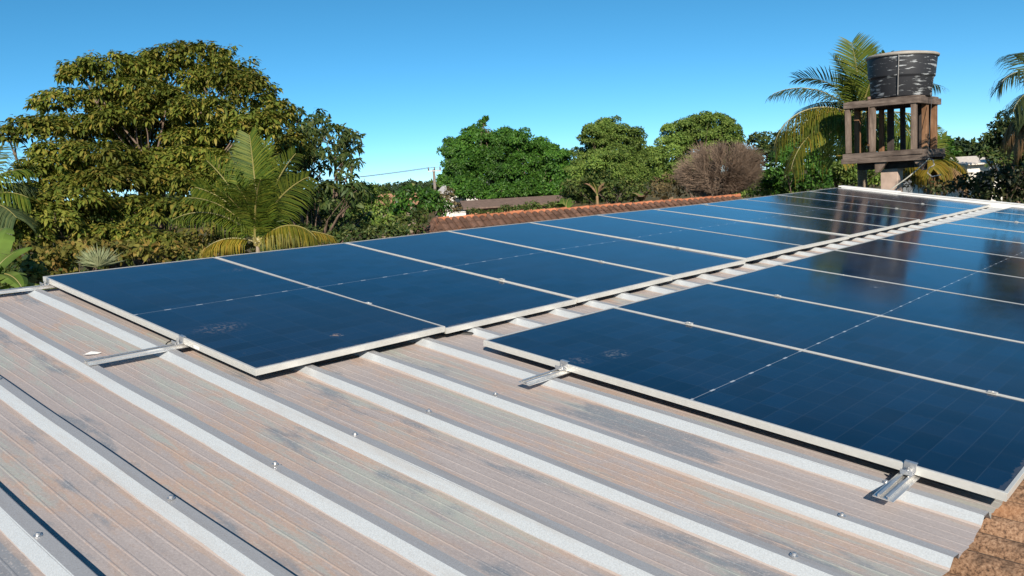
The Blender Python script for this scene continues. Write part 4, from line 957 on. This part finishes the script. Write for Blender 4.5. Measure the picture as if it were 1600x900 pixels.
# ---------------------------------------------------------------- neighbouring houses and roofs
M_TILE2 = tile_mat('old_brown_clay', (0.24, 0.14, 0.10), (0.15, 0.085, 0.06), (0.06, 0.038, 0.03), (0.26, 0.12, 0.07))
M_RIDGE = tile_mat('new_orange_clay', (0.50, 0.21, 0.11), (0.42, 0.155, 0.08), (0.28, 0.11, 0.06), (0.50, 0.19, 0.09))
def tiled_house():
    A = at(682, 343, 25.5); B = at(1156, 306, 29.5); A.z = (A.z + B.z) / 2 + (A.z - B.z) * .5
    ax = (B - A); Lr = ax.length; ex = ax.normalized(); ey = Vector((ex.y, -ex.x, 0)).normalized()      # towards the viewer
    if ey.dot(FH) > 0: ey = -ey
    sl = math.radians(24); dn = ey * math.cos(sl) - Zup * math.sin(sl); nn = (ex.cross(dn)).normalized()
    if nn.z < 0: nn = -nn
    r = empty('tiled_house', (A.x, A.y, 0), 'house with a dull brown clay tile roof and bright orange ridge tiles behind the panels', 'house')
    Dn = 4.2; b = MB()
    def place(u, v, n):
        hip = max(0.0, -v) * .62
        return A + ex * u + dn * (-v) + nn * n
    # barrel tiles on the visible slope, cut along the hip at the left
    pitch, course = .22, .40
    for c in range(-12, int(Lr / pitch)):
        for k in range(int(Dn / course)):
            u = c * pitch; v = k * course
            if u < -v * .62 - .1: continue
            vs = []
            jn = random.gauss(0, .004)
            for (vv, d) in ((v - .02, 0), (v + course, .02)):
                for q in range(6):
                    a = math.pi * q / 5; vs.append(A + ex * (u + pitch * .5 - math.cos(a) * pitch * .4) + dn * vv + nn * (.05 * math.sin(a) + d + jn))
            b.add(vs, [(q, 6 + q, 7 + q, q + 1) for q in range(5)])
    b.build('tile_roof', M_TILE2, r)
    b = MB(); H = Dn * .62
    o = -nn * .012
    b.add([A + o, B + o, B + dn * Dn + o, A - ex * H + dn * Dn + o], [(0, 1, 2, 3)])
    up2 = -ey * math.cos(sl) - Zup * math.sin(sl)
    b.add([A + o, B + o, B + up2 * Dn + o, A - ex * H + up2 * Dn + o], [(0, 1, 2, 3)]); b.add([A + o, A - ex * H + dn * Dn + o, A - ex * H + up2 * Dn + o], [(0, 1, 2)])
    b.build('roof_deck', M_TILE2, r)
    b = MB(); n = int(Lr / .38)
    for i in range(n):
        s = A + ex * (i * Lr / n - .03); e = A + ex * ((i + 1) * Lr / n); j = Vector((random.gauss(0, .012), random.gauss(0, .012), random.gauss(0, .012)))
        b.tube([s + Zup * .0 + j * .6, e + Zup * .010 + j * .6, e + Zup * .011 + j * .6 + ex * .004], [.055, .070, .062], 10)
    s, e = A, A - ex * H + dn * Dn; n2 = 10
    b.build('ridge_tiles', M_RIDGE, r)
    b = MB()
    for i in range(n2):
        p, q = s.lerp(e, (i + .1) / n2), s.lerp(e, (i + 1) / n2); b.tube([p + Zup * .02, q + Zup * .02], [.10, .12], 8)
    b.build('hip_tiles', M_TILE2, r)
    ze = (A + dn * Dn).z; b = MB(); M = Matrix(((ex.x, ey.x, 0, A.x), (ex.y, ey.y, 0, A.y), (0, 0, 1, 0), (0, 0, 0, 1)))
    b.box((-H + .4, -Dn * .85, 0), (Lr - .2, Dn * .85, ze - .02), M); b.build('wall', simple('old_plaster', (.5, .42, .34), .9), r)
tiled_house()
def small_house(name, label, px, py, depth, w, d, h_wall, rise, yaw, roofm, wallm, wins=1):
    """gabled house, its near eave corner about (px, py)"""
    p = at(px, py, depth); a = math.radians(yaw); ex = RH * math.cos(a) + FH * math.sin(a); ey = FH * math.cos(a) - RH * math.sin(a); z0 = p.z - h_wall
    M = Matrix(((ex.x, ey.x, 0, p.x), (ex.y, ey.y, 0, p.y), (0, 0, 1, 0), (0, 0, 0, 1))); r = empty(name, (p.x, p.y, 0), label, 'house')
    zt_ = p.z; b = MB(); b.box((0, 0, 0), (w, d, zt_), M)
    b.add([M @ Vector(q) for q in ((0, 0, zt_), (0, d, zt_), (0, d / 2, zt_ + rise), (w, 0, zt_), (w, d, zt_), (w, d / 2, zt_ + rise))], [(0, 2, 1), (3, 4, 5)]); b.build('wall', wallm, r)
    b = MB(); o = .35; t = .06; k = rise / (d / 2)
    for sg in (0, 1):
        y0, y1 = (-o, d / 2) if sg == 0 else (d + o, d / 2); za = zt_ - k * o + .05; zb_ = zt_ + rise + .05
        vs = [M @ Vector(q) for q in ((-o, y0, za), (w + o, y0, za), (w + o, y1, zb_), (-o, y1, zb_), (-o, y0, za + t), (w + o, y0, za + t), (w + o, y1, zb_ + t), (-o, y1, zb_ + t))]
        b.add(vs, [(0,3,2,1),(4,5,6,7),(0,1,5,4),(1,2,6,5),(2,3,7,6),(3,0,4,7)])
    b.build('roof', roofm, r)
    for i in range(wins):
        x = w * (i + .5) / wins; b = MB(); b.box((x - .45, -.04, zt_ - 1.35), (x + .45, -.002, zt_ - .35), M); f = b.build('window', simple('dark_window', (.03, .035, .04), .2), r)
        b = MB(); b.box((x - .5, -.07, zt_ - 1.42), (x + .5, -.042, zt_ - 1.355), M); sb = b.build('sill', wallm, r); 
    return r
WHITE_W = simple('white_render', (.74, .70, .64), .9, 0, .08, 2); CREAM_W = simple('cream_render', (.70, .58, .44), .9, 0, .1, 2); PALE_R = simple('pale_sheet_roof', (.52, .49, .46), .7, 0, .15, 3)
BRN_R = simple('brown_fibre_roof', (.17, .115, .09), .9, 0, .3, 4, (3, 1, 1)); ORG_R = simple('orange_tile_roof', (.42, .22, .12), .9, 0, .2, 3); BROWN_W = simple('terracotta_wall', (.42, .2, .12), .9)
small_house('small_house', 'brown roofed shed with a pale eave edge and terracotta gable before the mango tree', 735, 326, 38, 4.4, 2.4, 2.2, .24, 8, BRN_R, BROWN_W, 1)
small_house('small_house', 'white house with a pale roof half hidden left of the mango tree', 690, 302, 60, 2.6, 5, 2.4, .5, -8, PALE_R, WHITE_W, 1)
small_house('small_house', 'far house with a plain orange roof left of the utility pole', 590, 322, 75, 3.3, 6, 2.2, .9, 5, ORG_R, simple('brown_render', (.22, .17, .12), .9), 1)
small_house('small_house', 'white house with pale sloping roof beyond the tank stand', 1484, 258, 52, 2.2, 5, 2.2, .30, 14, simple('whitewashed_roof', (.66, .6, .55), .8), WHITE_W, 1)
small_house('small_house', 'low sunlit cream house below the white one at the right', 1511, 258, 40, 1.9, 4, 2.2, .3, 10, simple('whitewashed_sheet', (.70, .62, .54), .8), WHITE_W, 1)

# utility pole with crossarm, insulators, wires
up_ = at(680, 300, 85); base = Vector((up_.x, up_.y, 0)); top = at(675, 265, 85); top = Vector((base.x, base.y, top.z))
pole = empty('utility_pole', base, 'distant concrete utility pole with one crossarm', 'utility pole')
b = MB(); b.tube([base, top], [.2, .13], 8); b.build('pole_shaft', simple('pole_concrete', (.20, .165, .14), .9), pole, smooth=True)
b = MB(); M = Matrix(((RH.x, FH.x, 0, top.x), (RH.y, FH.y, 0, top.y), (0, 0, 1, top.z - .15), (0, 0, 0, 1))); b.box((-.55, -.2, -.06), (.75, -.10, .06), M); b.build('crossarm', simple('arm_wood', (.45, .42, .4), .8), pole)
for x in (-.5, .1, .65):
    b = MB(); b.lathe([(0, .06), (.05, .06), (.08, .16), (.05, .26), (.07, .36), (0, .40)], 8, M @ Matrix.Translation((x, -.15, 0))); b.build('insulator', simple('insulator_ceramic', (.12, .09, .08), .3), pole, smooth=True)
for x, lab in ((-.5, 'lower'), (.1, 'middle'), (.65, 'far')):
    b = MB(); s = M @ Vector((x, -.15, .38)); e = s - RH * 22 + FH * 6 - Vector((0, 0, .3))
    b.tube([s.lerp(e, i / 12) - Vector((0, 0, .45 * math.sin(math.pi * i / 12))) for i in range(13)], .014, 4)
    tag(b.build('power_line', simple('line_wire', (.12, .12, .12), .5)), 'thin power line running left from the crossarm of the utility pole', 'power line', 'power lines left of the pole')
b = MB(); q = at(620, 316, 70); b.tube([(q.x, q.y, 0), (q.x, q.y, at(620, 303, 70).z)], .05, 6); tag(b.build('antenna_mast', simple('galvanised_mast', (.5, .5, .5), .4)), 'thin pale mast above the far orange roof', 'mast')

# far wood on the horizon: one mass
def far_wood():
    lst = []
    for x in list(range(-1300, 440, 13)) + list(range(1700, 2700, 13)): lst.append((x, 293 - (x - 620) * .060 + random.uniform(-6, 3), random.uniform(10, 16), random.uniform(6, 10), random.uniform(-30, 20)))
    for x in range(440, 940, 9): lst.append((x + random.uniform(-4, 4), 296 - (x - 620) * .060 + random.uniform(-3.5, 3), random.uniform(7, 12), random.uniform(5, 8)))
    for x in range(1400, 1700, 9): lst.append((x, 232 - (x - 1500) * .02 + random.uniform(-5, 3), random.uniform(9, 15), random.uniform(6, 9), random.uniform(-60, -40)))
    lobes = lobes_from(lst, 170, 12)
    me = crown_mesh('far_wood', lobes, leaf_mat('far_leaf', [(.03, .055, .03), (.045, .075, .035), (.06, .085, .04)], .15, .6, .3, .05), 3.0, .75, sub=8, subr=.42, fill=.6)
    V = [];
    o = link('far_wood', me); tag(o, 'far line of dark green woodland along the horizon', 'woodland', kind='stuff')
    # undergrowth below its crowns
    g = []
    for (c, rx, ry, rz) in lobes:
        n = max(3, int(c[2] / 1.1))
        for k in range(n): g.append((np.array([c[0], c[1], c[2] * (k + .3) / n]) + rng.normal(0, .5, 3), rx, 1.0, rz))
    me2 = crown_mesh('undergrowth', g, bpy.data.materials['bush_leaf'], .8, 1.1, sub=5, subr=.5, fill=.5)
    tag(link('undergrowth', me2), 'dense dark undergrowth at the foot of the far woodland', 'undergrowth', kind='stuff')
far_wood()

# scrub filling the plots between the houses
def scrub():
    g = []
    for i in range(260):
        d = random.uniform(22, 70); x = random.uniform(-400, 2000); p = at(x, 450, d); h = random.uniform(.5, 1.4)
        q = np.array([p.x, p.y, h * .5])
        if -6 < q[0] < 13.5 and q[1] < 6: continue
        g.append((q, random.uniform(.7, 1.8), h, random.uniform(.7, 1.6)))
    for i in range(120):
        x = random.uniform(-6, 26); y = random.uniform(7, 14) if x < 15 else random.uniform(-6, 14); h = random.uniform(.6, 1.5)
        g.append((np.array([x, y, h * .5]), random.uniform(.6, 1.3), h, random.uniform(.6, 1.3)))
    me = crown_mesh('scrub', g, L_BSH, 14, .2, sub=7, subr=.45, fill=.3)
    tag(link('scrub', me), 'low mixed scrub covering the open plots between the trees and houses', 'scrub', kind='stuff')
scrub()
